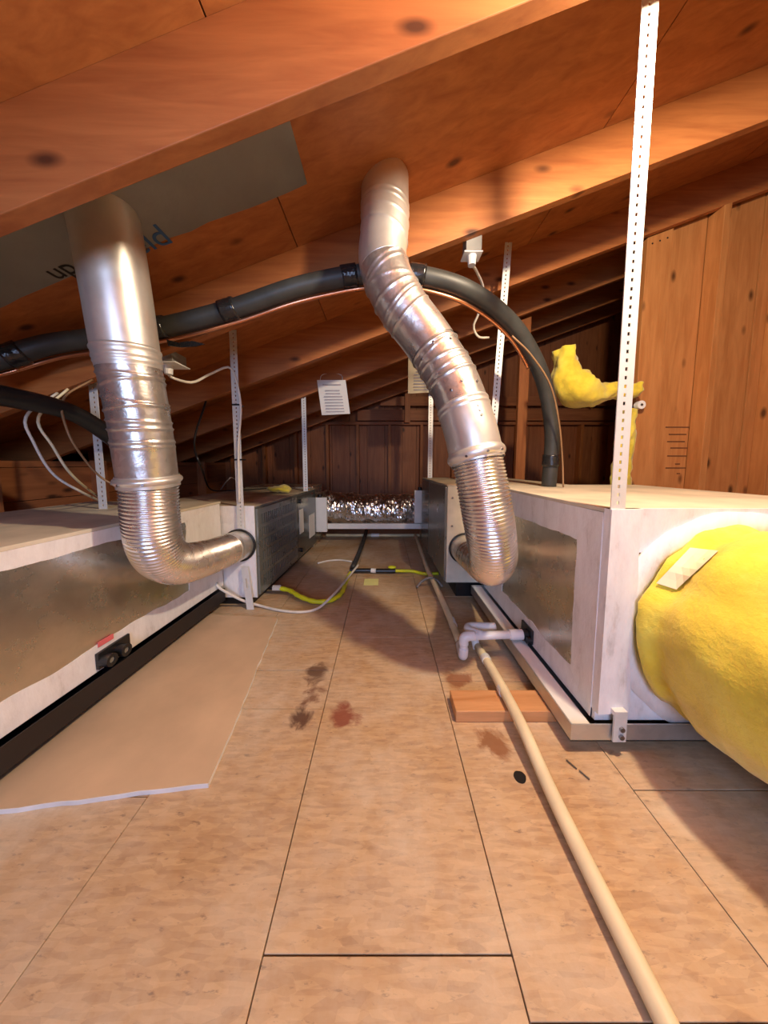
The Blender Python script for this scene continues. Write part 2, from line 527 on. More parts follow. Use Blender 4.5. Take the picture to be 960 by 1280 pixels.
# faint illegible grade stamp on the board between the studs
for k, (a, b, yy) in enumerate(((832, 862, 534), (836, 858, 543), (834, 856, 552), (838, 860, 560), (834, 858, 570), (844, 850, 580), (832, 864, 585), (846, 850, 592))):
    p, q = PY(a, yy, WR), PY(b, yy, WR)
    obj('grade_stamp', G().box(p.x, q.x, WR - 0.0006, WR + 0.001, p.z - 0.004, p.z + 0.004), 'stamp_ink', wr)

ws = wall('wall_far_right', 'plain pine board side wall beyond the insulated duct')
for k in range(12):
    y0 = -1.7 + k * 0.305
    obj('board', G().box(3.6, 3.62, y0 + 0.002, y0 + 0.303, 0, zb(3.6)), 'darkwood_z', ws)
wl = wall('wall_left', 'dark low knee wall with wooden studs behind the left duct box')
for k in range(10):
    y = -1.5 + 0.61 * k
    obj('stud', G().box(-2.15, -2.06, y - 0.019, y + 0.019, 0, zb(-2.15)), 'darkwood_z', wl, bevel=0.002)
for k in range(5):
    z0 = k * 0.2
    obj('board', G().box(-2.17, -2.15, -1.7, 4.0, z0 + 0.002, min(z0 + 0.198, zb(-2.17))), 'darkwood_y', wl)
wf = wall('wall_front', 'gable wall behind the viewer with an open square vent')
for nm, bx in (('board', (-2.3, -0.65, 0, 0.75)), ('board', (0.35, 3.6, 0, 1.75)), ('board', (-0.65, 0.35, 0, 0.70))):
    obj(nm, G().box(bx[0], bx[1], -1.64, -1.62, bx[2], bx[3]), 'darkwood_z', wf)

obj('board', G().hexa([(-0.65, -1.64, 1.56), (0.35, -1.64, 1.56), (0.35, -1.62, 1.56), (-0.65, -1.62, 1.56), (-0.65, -1.64, zb(-0.65) + RD), (0.35, -1.64, zb(0.35) + RD), (0.35, -1.62, zb(0.35) + RD), (-0.65, -1.62, zb(-0.65) + RD)]), 'darkwood_z', wf)

# ------------------------------------------------------------------ slotted steel angle posts
def slotted_post(x, y, z0, z1, label, face=1, side=1, w=0.036, group=None, mat='steel', lean=0.0):
    t = thing('slotted_angle_post', label, 'steel post', (x, y, z0), group)
    g = G(); th = 0.0025
    h = w / 2; sl = 0.0032
    def q(z): return lean * (z - z0)
    def bar(xa, xb, za, zc):
        g.hexa([(x + xa + q(za), y, za), (x + xb + q(za), y, za), (x + xb + q(za), y + th, za), (x + xa + q(za), y + th, za),
                (x + xa + q(zc), y, zc), (x + xb + q(zc), y, zc), (x + xb + q(zc), y + th, zc), (x + xa + q(zc), y + th, zc)])
    bar(-h, -sl, z0, z1); bar(sl, h, z0, z1)
    z = z0
    while z < z1:
        bar(-sl, sl, z, min(z + 0.0125, z1)); z += 0.0215
    obj('front_flange', g, mat, t)
    g = G(); xa = -h * side; fl = 0.011
    xo = x + xa
    g.hexa([(xo - th * side, y, z0), (xo, y, z0), (xo, y + fl, z0), (xo - th * side, y + fl, z0),
            (xo - th * side + q(z1), y, z1), (xo + q(z1), y, z1), (xo + q(z1), y + fl, z1), (xo - th * side + q(z1), y + fl, z1)])
    obj('side_flange', g, mat, t)
    return t
PG = 'slotted steel hanger posts'
lp = slotted_post(-0.800, 1.612, 0.46, zb(-0.80) + 0.195, 'slotted steel angle post at the near end of the louvered grey cabinet', side=1)
obj('cable_tie', G().box(-0.822, -0.778, 1.607, 1.652, 1.135, 1.143), 'black_plastic', lp)
obj('cable_tie', G().box(-0.822, -0.778, 1.607, 1.652, 0.84, 0.848), 'black_plastic', lp)
gl_ = G()
def leg_piece(a, b, t0, t1):
    P_ = lambda f, t_: (-0.775 + 0.04 * f - 0.037 * t_, 1.585 + 0.027 * t_, 0.24 * t_)
    q = [P_(a, t0), P_(b, t0), P_(a, t1), P_(b, t1)]
    k_ = lambda v: (v[0], v[1] + 0.004, v[2])
    gl_.hexa([q[0], q[1], k_(q[1]), k_(q[0]), q[2], q[3], k_(q[3]), k_(q[2])])
for pc_ in ((0, 0.38, 0, 1), (0.62, 1, 0, 1), (0.38, 0.62, 0, 0.5), (0.38, 0.62, 0.72, 1)):
    leg_piece(*pc_)
obj('foot_leg', gl_, 'steel', lp)
rp = slotted_post(0.624, 0.7685, 0.12, zb(0.624) + 0.195, 'slotted steel angle post taped to the corner of the white sealed right box', side=-1, lean=-0.006)
slotted_post(PY(615, 450, 1.715).x, 1.705, 0.7, zb(0.6) + 0.19, 'slotted steel angle post behind the bent galvanised vent pipe', side=-1, lean=0.05)
slotted_post(PY(381, 560, 2.525).x, 2.525, 0.585, zb(-0.7) + 0.19, 'thin slotted steel angle post at the far end of the louvered grey cabinet', side=1)
slotted_post(PY(538, 540, 2.525).x, 2.525, 0.70, zb(0.38) + 0.19, 'thin slotted steel angle post on top of the beige cabinet', side=-1)
slotted_post(PY(121, 540, 1.36).x, 1.36, 0.61, zb(-1.35) + 0.17, 'shadowed slotted steel angle post standing on the lid of the long foil box', side=1)

g = G().box(0.640, 0.676, 0.752, 0.757, 0.045, 0.135)
rp_b = obj('foot_bracket', g, 'steel', rp); g = G()
for zz in (0.062, 0.085):
    obj('bolt', G().cyl((0.661, 0.746, zz), (0.661, 0.753, zz), 0.007, 8), 'screw', rp_b)
obj('bracket_arm', G().box(0.640, 0.676, 0.757, 0.770, 0.122, 0.135), 'steel', rp_b)

# ------------------------------------------------------------------ left unit
LS = 0.052       # the left unit runs very slightly towards the aisle
def lx(x, y): return x + LS * (y - 0.66)
def lbox(g, x0, x1, y0, y1, z0, z1):
    return g.hexa([(lx(x0, y0), y0, z0), (lx(x1, y0), y0, z0), (lx(x1, y1), y1, z0), (lx(x0, y1), y1, z0),
                   (lx(x0, y0), y0, z1), (lx(x1, y0), y0, z1), (lx(x1, y1), y1, z1), (lx(x0, y1), y1, z1)])
# drain pan
lpan = thing('drain_pan', 'black steel drain pan under the long foil box', 'drain pan', (-1.4, 1.0, 0.0))
g = lbox(G(), -1.72, -0.95, 0.50, 1.60, 0.05, 0.053); obj('pan_floor', g, 'pan_dark', lpan)
for nm, bx in (('pan_lip', (-0.953, -0.95, 0.50, 1.60)), ('pan_lip', (-1.72, -1.717, 0.50, 1.60)), ('pan_lip', (-1.717, -0.953, 0.50, 0.503)), ('pan_lip', (-1.717, -0.953, 1.597, 1.60))):
    obj(nm, lbox(G(), *bx, 0.053, 0.12), 'pan_dark', lpan)
for yy in (0.62, 1.05, 1.5):
    obj('runner', lbox(G(), -1.70, -1.06, yy - 0.045, yy + 0.045, 0.0, 0.05), 'darkwood_x', lpan, bevel=0.002)
    obj('spacer', lbox(G(), -1.66, -1.02, yy - 0.03, yy + 0.03, 0.053, 0.128), 'black_plastic', lpan)

FX = -0.975      # aisle face of the left box
def edge_noise(u, amp, f, seed): return amp * (noise.noise(Vector((u * f, seed, 0.3))) + 0.5 * noise.noise(Vector((u * f * 3.1, seed + 5, 0.7))))
def strip_poly(pt, u0, u1, outer, inner, amp=0.006, f=14, seed=0, n=40):
    """mastic strip on a face: pt(u, v) -> world; straight outer edge, brushed inner edge"""
    a = [pt(u0 + (u1 - u0) * i / n, outer) for i in range(n + 1)]
    b = [pt(u0 + (u1 - u0) * i / n, inner + edge_noise(u0 + (u1 - u0) * i / n, amp, f, seed)) for i in range(n + 1)]
    return a, b
def strip(name, parent, pt, d, u0, u1, outer, inner, amp=0.006, f=14, seed=0, mat='mastic', n=40, taper=0.4):
    a, b = strip_poly(pt, u0, u1, outer, inner, amp, f, seed, n)
    d = Vector(d); g = G(); m = n + 1
    vs = a + b + [p + d for p in a] + [p + d * taper for p in b]
    fs = []
    for i in range(n):
        fs += [(i, i + 1, m + i + 1, m + i), (2 * m + i, 3 * m + i, 3 * m + i + 1, 2 * m + i + 1),
               (i, 2 * m + i, 2 * m + i + 1, i + 1), (m + i, m + i + 1, 3 * m + i + 1, 3 * m + i)]
    fs += [(0, m, 3 * m, 2 * m), (n, 2 * m + n, 3 * m + n, m + n)]
    g.add(vs, fs)
    return obj(name, g, mat, parent)
lb = thing('duct_board_box', 'long foil faced plenum box with white mastic edges beside a gypsum sheet', 'duct box', (-1.35, 1.08, 0.128))
obj('body', lbox(G(), -1.70, FX, 0.545, 1.62, 0.128, 0.598), 'foil', lb, bevel=0.004)
obj('lid', lbox(G(), -1.705, FX + 0.003, 0.540, 1.635, 0.598, 0.610), 'board_top', lb, bevel=0.002)
fpt = lambda u, v: Vector((lx(FX, u), u, v))
dd = (0.004, 0, 0)
strip('mastic_edge', lb, fpt, dd, 0.545, 1.62, 0.598, 0.548, 0.006, 9, 1, n=80)
strip('mastic_edge', lb, fpt, dd, 0.545, 1.62, 0.128, 0.215, 0.010, 7, 2, n=80)
vpt = lambda u, v: Vector((lx(FX, v), v, u))
strip('mastic_edge', lb, vpt, (0.0045, 0, 0), 0.13, 0.598, 0.545, 0.665, 0.010, 11, 3)
strip('mastic_edge', lb, vpt, (0.0045, 0, 0), 0.13, 0.598, 1.62, 1.36, 0.012, 11, 4)
# pipe fittings at the bottom of the box
fc = [PX(p, q, lx(FX, 1.0) + 0.02) for p, q in ((134, 826), (152, 820))]
fit = thing('drain_fitting', 'black drain port plate with two round sockets on the long foil box', 'drain fitting', (lx(FX, 0.95), fc[0].y, 0.14))
y0, y1 = PX(119, 830, lx(FX, 0.98)).y, PX(160, 812, lx(FX, 1.0)).y
obj('plate', G().box(lx(FX, y0) + 0.004, lx(FX, y1) + 0.010, y0, y1, 0.137, 0.193), 'black_plastic', fit, bevel=0.002)
for c in fc:
    yc = c.y
    xo = lx(FX, yc) + 0.008
    obj('socket', G().ring((xo, yc, 0.160), (1, 0, 0), 0.010, 0.021, 0.034, 24), 'black_plastic', fit, smooth=False)
    obj('plug', G().ring((xo + 0.02, yc, 0.160), (1, 0, 0), 0.0, 0.0125, 0.010, 20), 'grey_cable', fit)
p, q = PX(122, 812, lx(FX, 0.97)), PX(141, 804, lx(FX, 1.0))
rl = obj('warning_label', G().hexa([(lx(FX, p.y) + 0.004, p.y, 0.208), (lx(FX, p.y) + 0.006, p.y, 0.208), (lx(FX, q.y) + 0.006, q.y, 0.208), (lx(FX, q.y) + 0.004, q.y, 0.208),
     (lx(FX, p.y) + 0.004, p.y, 0.226), (lx(FX, p.y) + 0.006, p.y, 0.226), (lx(FX, q.y) + 0.006, q.y, 0.226), (lx(FX, q.y) + 0.004, q.y, 0.226)]), 'red_label', lb)
rl['label'] = 'small faded red sticker'

# louvered furnace cabinet
Y0, Y1, Z0, Z1 = 1.636, 2.82, 0.05, 0.585
FLX = -0.783     # gives x = -0.732 at the near end
lf = thing('furnace_cabinet', 'grey metal furnace cabinet with louvered panel lying on its side', 'furnace', (-1.05, 2.2, 0.0))
gb = lbox(G(), -1.47, FLX - 0.08, Y0, Y1, Z0, Z1 - 0.006)
for bx in ((Y0, Y0 + 0.035, Z0, Z1 - 0.006), (Y0 + 0.62, Y1, Z0, Z1 - 0.006), (Y0 + 0.035, Y0 + 0.62, Z0, Z0 + 0.05), (Y0 + 0.035, Y0 + 0.62, Z1 - 0.055, Z1 - 0.006)):
    lbox(gb, FLX - 0.08, FLX, *bx)
obj('body', gb, 'cab_grey', lf)
obj('top_panel', lbox(G(), -1.475, FLX + 0.004, Y0 - 0.003, Y1 + 0.003, Z1 - 0.006, Z1), 'cab_top', lf, bevel=0.002)
obj('base_rail', lbox(G(), -1.44, FLX - 0.04, Y0 + 0.02, Y1 - 0.02, 0.0, Z0), 'black_plastic', lf)
# louvered panel: frame, bars and slats
LY0, LY1, LZ0, LZ1 = Y0 + 0.035, Y0 + 0.62, Z0 + 0.05, Z1 - 0.055
g = G()
for bx in ((Y0 + 0.01, Y0 + 0.645, Z0 + 0.012, LZ0), (Y0 + 0.01, Y0 + 0.645, LZ1, Z1 - 0.02), (Y0 + 0.01, LY0, LZ0, LZ1), (LY1, Y0 + 0.645, LZ0, LZ1)):
    lbox(g, FLX, FLX + 0.012, *bx)
fr = obj('louver_frame', g, 'cab_grey', lf)
g = G()
for k in range(1, 6):
    z = LZ0 + (LZ1 - LZ0) * k / 6
    lbox(g, FLX, FLX + 0.0125, LY0, LY1, z - 0.010, z + 0.010)
obj('louver_bars', g, 'cab_grey', fr)
g = G()
n = 20
for k in range(n):
    y = LY0 + (LY1 - LY0) * (k + 0.5) / n
    lbox(g, FLX - 0.002, FLX + 0.011, y - 0.008, y + 0.008, LZ0, LZ1)
sl = obj('louver_slats', g, 'cab_grey', fr); sl['kind'] = 'stuff'

obj('blower_door', lbox(G(), FLX, FLX + 0.010, Y0 + 0.655, Y1 - 0.012, Z0 + 0.012, Z1 - 0.02), 'cab_dark', lf, bevel=0.003)
for (ya, za) in ((Y0 + 0.70, Z1 - 0.065), (Y0 + 0.72, Z0 + 0.065)):
    xk = lx(FLX, ya) + 0.010
    obj('door_knob', G().cyl((xk, ya, za), (xk + 0.018, ya, za), 0.017, 14), 'black_plastic', lf)
def sticker(nm, parent, y0_, y1_, z0_, z1_, mat='paper', off=0.0115):
    return obj(nm, lbox(G(), FLX + off - 0.0015, FLX + off, y0_, y1_, z0_, z1_), mat, parent)
sticker('rating_label', lf, Y0 + 0.70, Y0 + 0.80, Z0 + 0.20, Z0 + 0.40)
sticker('rating_label', lf, Y0 + 0.95, Y0 + 1.12, Z0 + 0.10, Z0 + 0.31)
# near end: foil and mastic sealing around the vent inlet
npt = lambda u, v: Vector((u, Y0, v))
strip('mastic_edge', lf, lambda u, v: Vector((v, Y0, u)), (0, -0.006, 0), Z0 + 0.0, Z1, -0.733, -0.762, 0.004, 12, 5)
strip('mastic_edge', lf, npt, (0, -0.007, 0), -0.955, -0.735, Z1, Z1 - 0.10, 0.012, 16, 6)
strip('foil_flashing', lf, npt, (0, -0.004, 0), -1.0, -0.745, Z0, Z1 - 0.06, 0.004, 16, 8)

# ------------------------------------------------------------------ right unit
rpan = thing('drain_pan', 'galvanised drain pan with a low folded lip under the white sealed right box', 'drain pan', (1.0, 1.2, 0.038))
RPX0, RPX1, RPY0, RPY1 = 0.528, 1.53, 0.762, 1.715
obj('pan_floor', G().box(RPX0, RPX1, RPY0, RPY1, 0.038, 0.041), 'pan_steel', rpan)
for bx in ((RPX0, RPX0 + 0.004, RPY0, RPY1), (RPX1 - 0.004, RPX1, RPY0, RPY1), (RPX0 + 0.004, RPX1 - 0.004, RPY0, RPY0 + 0.004), (RPX0 + 0.004, RPX1 - 0.004, RPY1 - 0.004, RPY1)):
    obj('pan_lip', G().box(*bx, 0.038, 0.088), 'pan_steel', rpan)
obj('pan_flange', G().box(RPX0 + 0.004, RPX0 + 0.062, RPY0 + 0.004, RPY1 - 0.004, 0.075, 0.079), 'white', rpan)
for yy in (0.86, 1.25, 1.6):
    obj('spacer', G().box(0.66, 1.45, yy - 0.03, yy + 0.03, 0.041, 0.086), 'black_plastic', rpan)
RX, RX1, RYN, RYF, RZ0, RZ1 = 0.606, 1.465, 0.792, 1.70, 0.086, 0.700
rb = thing('duct_board_box', 'white mastic sealed plenum box with a shiny foil side and yellow duct', 'duct box', (1.03, 1.25, RZ0))
obj('body', G().box(RX, RX1, RYN, RYF, RZ0, RZ1 - 0.012), 'foil', rb, bevel=0.003)
obj('lid', G().box(RX - 0.003, RX1 + 0.003, RYN - 0.003, RYF + 0.003, RZ1 - 0.012, RZ1), 'board_top', rb, bevel=0.002)
ft = lambda u, v: Vector((RX, u, v))
strip('mastic_edge', rb, ft, (-0.004, 0, 0), RYN, RYF, RZ1 - 0.012, RZ1 - 0.115, 0.005, 8, 11, n=80)
strip('mastic_edge', rb, ft, (-0.004, 0, 0), RYN, RYF, RZ0, RZ0 + 0.085, 0.010, 8, 12, n=80)
strip('mastic_edge', rb, lambda u, v: Vector((RX, v, u)), (-0.0045, 0, 0), RZ0, RZ1 - 0.012, RYN, RYN + 0.105, 0.006, 8, 13)
strip('mastic_edge', rb, lambda u, v: Vector((RX, v, u)), (-0.0045, 0, 0), RZ0, RZ1 - 0.012, RYF, RYF - 0.26, 0.012, 8, 14)
et = lambda u, v: Vector((u, RYN, v))
obj('end_board', G().box(RX + 0.03, RX1 - 0.01, RYN - 0.003, RYN + 0.001, RZ0 + 0.03, RZ1 - 0.03), 'paper_brown', rb)
strip('mastic_edge', rb, et, (0, -0.014, 0), RX, RX1, RZ1, RZ1 - 0.125, 0.006, 9, 15, n=60)
strip('mastic_edge', rb, et, (0, -0.012, 0), RX, RX1, RZ0, RZ0 + 0.10, 0.007, 9, 16, n=60)
strip('mastic_edge', rb, lambda u, v: Vector((v, RYN, u)), (0, -0.0275, 0), RZ0 + 0.03, RZ1, RX - 0.003, RX + 0.085, 0.007, 9, 17, n=50, taper=0.8)
DC = Vector((0.955, RYN, 0.375))
g = G().ring(DC + Vector((0, -0.006, 0)), (0, -1, 0), 0.235, 0.318, 0.012, 60)
g.jitter(0.006, 12, 3)
obj('mastic_collar', g, 'mastic', rb, smooth=True)

# yellow insulated duct
def fibre_r(acc, a, f, p):
    r = 0.250 + 0.062 * min(1, max(0, (f) / 0.22)) ** 0.8
    fold = 0.018 * math.exp(-((acc - 0.02) / 0.015) ** 2) - 0.016 * math.exp(-((acc - 0.055) / 0.018) ** 2)
    q = Vector((math.cos(a) * 1.6, math.sin(a) * 1.6, acc * 5))
    return r + fold + 0.022 * noise.noise(q) + 0.010 * noise.noise(q * 3.1) + 0.004 * noise.noise(q * 9)
yd = thing('insulated_duct', 'large round duct wrapped in yellow fibreglass joined to the white sealed box', 'duct', (1.0, 0.5, 0.05))
g = G().tube([DC + Vector((0, 0.0, 0)), (0.965, 0.70, 0.378), (1.0, 0.55, 0.38), (1.08, 0.30, 0.37), (1.22, -0.05, 0.355), (1.38, -0.6, 0.345)], 0.28, 72, 0.012, fn=fibre_r)
obj('wrap', g, 'fibre', yd, smooth=True)
# paper tag lying on the wrap
from mathutils.bvhtree import BVHTree
bv = BVHTree.FromPolygons([Vector(p) for p in g.v], g.f)
def on_wrap(px, py):
    h = bv.ray_cast(Vector((0, 0, HC)), Vector(ray(px, py)).normalized())
    return (h[0] + Vector((-0.5, -0.6, 0.6)) * 0.006) if h[0] else PY(px, py, 0.68)
rows = []
for i in range(7):
    f_ = i / 6
    l0, l1 = (862 + (820 - 862) * f_, 686 + (730 - 686) * f_), (897 + (845 - 897) * f_, 690 + (738 - 690) * f_)
    rows.append([on_wrap(l0[0] + (l1[0] - l0[0]) * k / 3, l0[1] + (l1[1] - l0[1]) * k / 3) for k in range(4)])
gt = G(); vs = [p for r_ in rows for p in r_] + [p + Vector((-0.5, -0.6, 0.6)) * 0.002 for r_ in rows for p in r_]
fs = []
for i in range(6):
    for k in range(3):
        a_ = i * 4 + k
        fs += [(a_, a_ + 1, a_ + 5, a_ + 4), (28 + a_, 28 + a_ + 4, 28 + a_ + 5, 28 + a_ + 1)]
gt.add(vs, fs)
obj('paper_tag', gt, 'paper_cream', yd)

# beige furnace cabinet
RF = thing('furnace_cabinet', 'beige metal furnace cabinet with a plain dark front lying on its side', 'furnace', (0.7, 2.2, 0.0))
FY0, FY1, FZ0, FZ1 = 1.727, 2.66, 0.098, 0.698
def rx(x, y): return x - 0.022 * (y - FY0)
def rbox(g, x0, x1, y0, y1, z0, z1):
    return g.hexa([(rx(x0, y0), y0, z0), (rx(x1, y0), y0, z0), (rx(x1, y1), y1, z0), (rx(x0, y1), y1, z0),
                   (rx(x0, y0), y0, z1), (rx(x1, y0), y0, z1), (rx(x1, y1), y1, z1), (rx(x0, y1), y1, z1)])
RFX = 0.378
obj('body', rbox(G(), RFX, 1.10, FY0, FY1, FZ0, FZ1 - 0.006), 'cab_beige', RF, bevel=0.004)
obj('top_panel', rbox(G(), RFX - 0.006, 1.105, FY0 - 0.003, FY1 + 0.003, FZ1 - 0.006, FZ1), 'cab_top', RF, bevel=0.002)
obj('front_door', rbox(G(), RFX - 0.012, RFX, FY0 + 0.008, FY0 + 0.56, FZ0 + 0.01, FZ1 - 0.015), 'cab_grey', RF, bevel=0.003)
obj('front_door', rbox(G(), RFX - 0.012, RFX, FY0 + 0.57, FY1 - 0.01, FZ0 + 0.01, FZ1 - 0.015), 'cab_dark', RF, bevel=0.003)
for z in (0.43, 0.60):
    obj('base_screw', G().cyl((RFX + 0.03, FY0 - 0.004, z + 0.02), (RFX + 0.03, FY0 + 0.001, z + 0.02), 0.006, 10), 'screw', RF)
obj('base_rail', rbox(G(), RFX + 0.07, 1.08, FY0 + 0.03, FY1 - 0.02, 0.0, FZ0), 'black_plastic', RF)

# ------------------------------------------------------------------ vent pipes
R = 0.085
def bead(acc, a, items, w=0.0032):
    r = 0.0
    for (s0, tilt, ph, amp) in items:
        d = (acc - s0 - tilt * math.cos(a - ph)) / w
        if abs(d) < 4:
            r += amp * math.exp(-d * d)
    return r
def split(pts, fr):
    """dense path cut at fractions"""
    P = spline(pts, 0.004)
    n = len(P) - 1
    return [P[int(a * n):int(b * n) + 1] for a, b in zip(fr, fr[1:])]
def sec(name, path, fn, mat, parent, seg=48, caps=False):
    return obj(name, G().tube(path, R, seg, smooth=False, fn=fn, caps=caps), mat, parent, smooth=True)

def flexpath(name, pts, parent, r=R - 0.004):
    def fn(acc, a, f, p): return r + 0.0023 * math.sin(2 * math.pi * acc / 0.0112 + a)
    return obj(name, G().tube(pts, r, 48, 0.0019, fn=fn), 'flex', parent, smooth=True)

# left pipe
Lp = [PY(118, 225, 0.895), PY(132, 280, 0.912), PY(147, 365, 0.930), PY(159, 440, 0.945), PY(176, 530, 0.965), PY(185.5, 596, 0.98)]
lv = thing('vent_pipe', 'straight galvanised vent pipe with corrugated elbow beside the long foil box', 'vent pipe', tuple(PY(186, 735, 1.0)))
top, crimp, mid, low = split(Lp, [0, 0.53, 0.60, 0.855, 1.0])
sec('smooth_pipe', top, lambda acc, a, f, p: R + bead(acc, a, [(0.012, 0, 0, 0.002)]), 'galv', lv, caps=True)
sec('crimped_joint', crimp, lambda acc, a, f, p: R + 0.002 - 0.003 * f + bead(acc, a, [(0.006, 0, 0, 0.003), (0.030, 0.0, 0, 0.003), (0.042, 0.004, 1, 0.002)]), 'galv', lv)
sec('elbow_section', mid, lambda acc, a, f, p: R - 0.002 + bead(acc, a, [(0.018, 0.010, 0.5, 0.004), (0.050, -0.016, 0.3, 0.0042), (0.095, 0.020, 0.2, 0.0042), (0.125, -0.010, 0.6, 0.004), (0.160, 0.006, 0, 0.004), (0.185, 0.0, 0, 0.005)]), 'galv_spangle', lv)
sec('sleeve', low, lambda acc, a, f, p: R - 0.001 + bead(acc, a, [(0.01, 0, 0, 0.004), (0.025, 0, 0, 0.002)]), 'galv_spangle', lv)
d = (Lp[-1] - Lp[-2]).normalized()
c0 = Lp[-1] - d * 0.006
bell = [c0 + d * 0.001 * k for k in range(0, 40)]
def bell_r(acc, a, f, p): return R + 0.002 + 0.0085 * math.sin(math.pi * min(1, max(0, (f - 0.12) / 0.6))) ** 0.7
cl = sec('bell_collar', bell, bell_r, 'galv', lv)
def screw(parent, c, ax, ang, r, nm='screw'):
    ax = Vector(ax).normalized()
    u = Vector((0, -1, 0)); u = (u - ax * u.dot(ax)).normalized(); w = ax.cross(u)
    dr = u * math.cos(ang) + w * math.sin(ang)
    p = Vector(c) + dr * r
    return obj(nm, G().cyl(p - dr * 0.002, p + dr * 0.0035, 0.0042, 8), 'screw', parent)
for an in (-0.5, 0.25, 1.0):
    screw(lv, c0 + d * 0.022, d, an, R + 0.009)
LE = Vector((-0.822, Y0, 0.360))
LF = [Lp[-1] + d * 0.03, PY(189, 645, 0.985), PY(194, 678, 1.005), PY(206, 697, 1.06), PY(228, 704, 1.16), PY(258, 697, 1.34), LE + Vector((-0.004, -0.10, 0.006))]
flexpath('corrugated_elbow', LF, lv)
obj('end_collar', G().tube([LE + Vector((-0.005, -0.125, 0.007)), LE + Vector((-0.002, -0.05, 0.003)), LE + Vector((0, 0.012, 0))], R, 40, 0.004, fn=lambda acc, a, f, p: 0.083 + bead(acc, a, [(0.03, 0, 0, 0.003)])), 'galv', lv, smooth=True)
obj('black_seal', G().ring(LE + Vector((0, -0.008, 0)), (0, -1, 0), 0.083, 0.094, 0.010, 40), 'black_plastic', lv, smooth=False)

# right pipe
Rp = [PY(481, 225, 1.14), PY(481, 285, 1.125), PY(479, 330, 1.105), PY(499, 378, 1.095), PY(535, 427, 1.09), PY(566, 478, 1.05), PY(585, 530, 1.01), PY(594, 566, 0.99)]
rv = thing('vent_pipe', 'bent galvanised vent pipe with corrugated elbow entering the beige cabinet', 'vent pipe', tuple(PY(615, 737, 1.0)))
P = split(Rp, [0, 0.30, 0.62, 0.84, 1.0])
sec('upper_elbow', P[0], lambda acc, a, f, p: R + bead(acc, a, [(0.10, 0.006, 0.4, 0.003), (0.118, 0.010, 0.4, 0.003), (0.15, 0.018, 0.5, 0.003), (0.205, 0.02, 0.2, 0.003)]), 'galv', rv, caps=True)
sec('middle_elbow', P[1], lambda acc, a, f, p: R + 0.0015 + bead(acc, a, [(0.020, 0.025, 3.4, 0.0032), (0.034, 0.020, 3.2, 0.0032), (0.075, -0.02, 3.3, 0.003), (0.115, 0.0, 0, 0.005), (0.150, 0.014, 3.3, 0.003), (0.163, 0.012, 3.3, 0.003), (0.20, -0.006, 0, 0.0035)]), 'galv_spangle', rv)
sec('lower_elbow', P[2], lambda acc, a, f, p: R + bead(acc, a, [(0.012, 0.004, 0, 0.0045), (0.030, 0.012, 3.3, 0.003), (0.075, 0.012, 0.4, 0.005), (0.110, -0.004, 0, 0.003), (0.140, 0, 0, 0.004)]), 'galv_spangle', rv)
sec('sleeve', P[3], lambda acc, a, f, p: R + 0.002 + bead(acc, a, [(0.006, 0, 0, 0.003), (0.024, 0, 0, 0.003)]), 'galv', rv)
d = (Rp[-1] - Rp[-2]).normalized()
c0 = Rp[-1] - d * 0.012
bell = [c0 + d * 0.001 * k for k in range(0, 46)]
sec('bell_collar', bell, lambda acc, a, f, p: R + 0.003 + 0.008 * math.sin(math.pi * min(1, max(0, (f - 0.10) / 0.75))) ** 0.7, 'galv', rv)
for an in (-0.7, -0.1, 0.6):
    screw(rv, c0 + d * 0.03, d, an, R + 0.008)
for fr, an in ((0.64, 0.2), (0.655, -0.5), (0.66, 0.9), (0.80, 0.0), (0.815, 0.5), (0.81, -0.6), (0.885, -0.25), (0.90, -0.25), (0.915, -0.25)):
    Pd = spline(Rp, 0.004); i = int(fr * (len(Pd) - 2))
    screw(rv, Pd[i], Pd[i + 1] - Pd[i], an, R + 0.001)
RE = Vector((PY(580, 685, FY0).x, FY0, PY(580, 685, FY0).z))
RFl = [Rp[-1] + d * 0.022, PY(606, 625, 0.968), PY(613, 668, 0.985), PY(616, 695, 1.04), PY(611, 706, 1.17), PY(599, 700, 1.38), RE + Vector((0.002, -0.13, 0.0))]
flexpath('corrugated_elbow', RFl, rv)
obj('end_collar', G().tube([RE + Vector((0.003, -0.14, 0.0)), RE + Vector((0.001, -0.06, 0)), RE + Vector((0, 0.012, 0))], R, 40, 0.004, fn=lambda acc, a, f, p: 0.084 + bead(acc, a, [(0.03, 0, 0, 0.003)])), 'galv', rv, smooth=True)
obj('black_seal', G().ring(RE + Vector((0, -0.006, 0)), (0, -1, 0), 0.083, 0.094, 0.008, 40), 'black_plastic', rv)

# ------------------------------------------------------------------ black insulated refrigerant line on the rafter
LY = 1.205
lin = [PY(-60, 462, 1.02), PY(0, 449, 1.10), PY(60, 431, 1.165), PY(130, 421, LY), PY(205, 409, LY), PY(290, 387, LY), PY(370, 360, LY), PY(440, 345, LY + 0.022), PY(485, 342, LY + 0.03), PY(530, 346, LY + 0.03), PY(580, 361, LY + 0.06),
       PY(622, 388, LY + 0.14), PY(655, 425, LY + 0.22), PY(680, 478, LY + 0.28), PY(690, 540, LY + 0.33), PY(686, 607, LY + 0.36)]
lin[-1] = Vector((lin[-1].x, lin[-1].y, RZ1 + 0.0))
ln = thing('insulated_refrigerant_line', 'black foam insulated pipe arching along the near rafter', 'pipe', (lin[-1].x, lin[-1].y, RZ1))
obj('foam_sleeve', G().tube(lin, 0.036, 20, 0.02), 'black_foam', ln, smooth=True)
dense = spline(lin, 0.01)
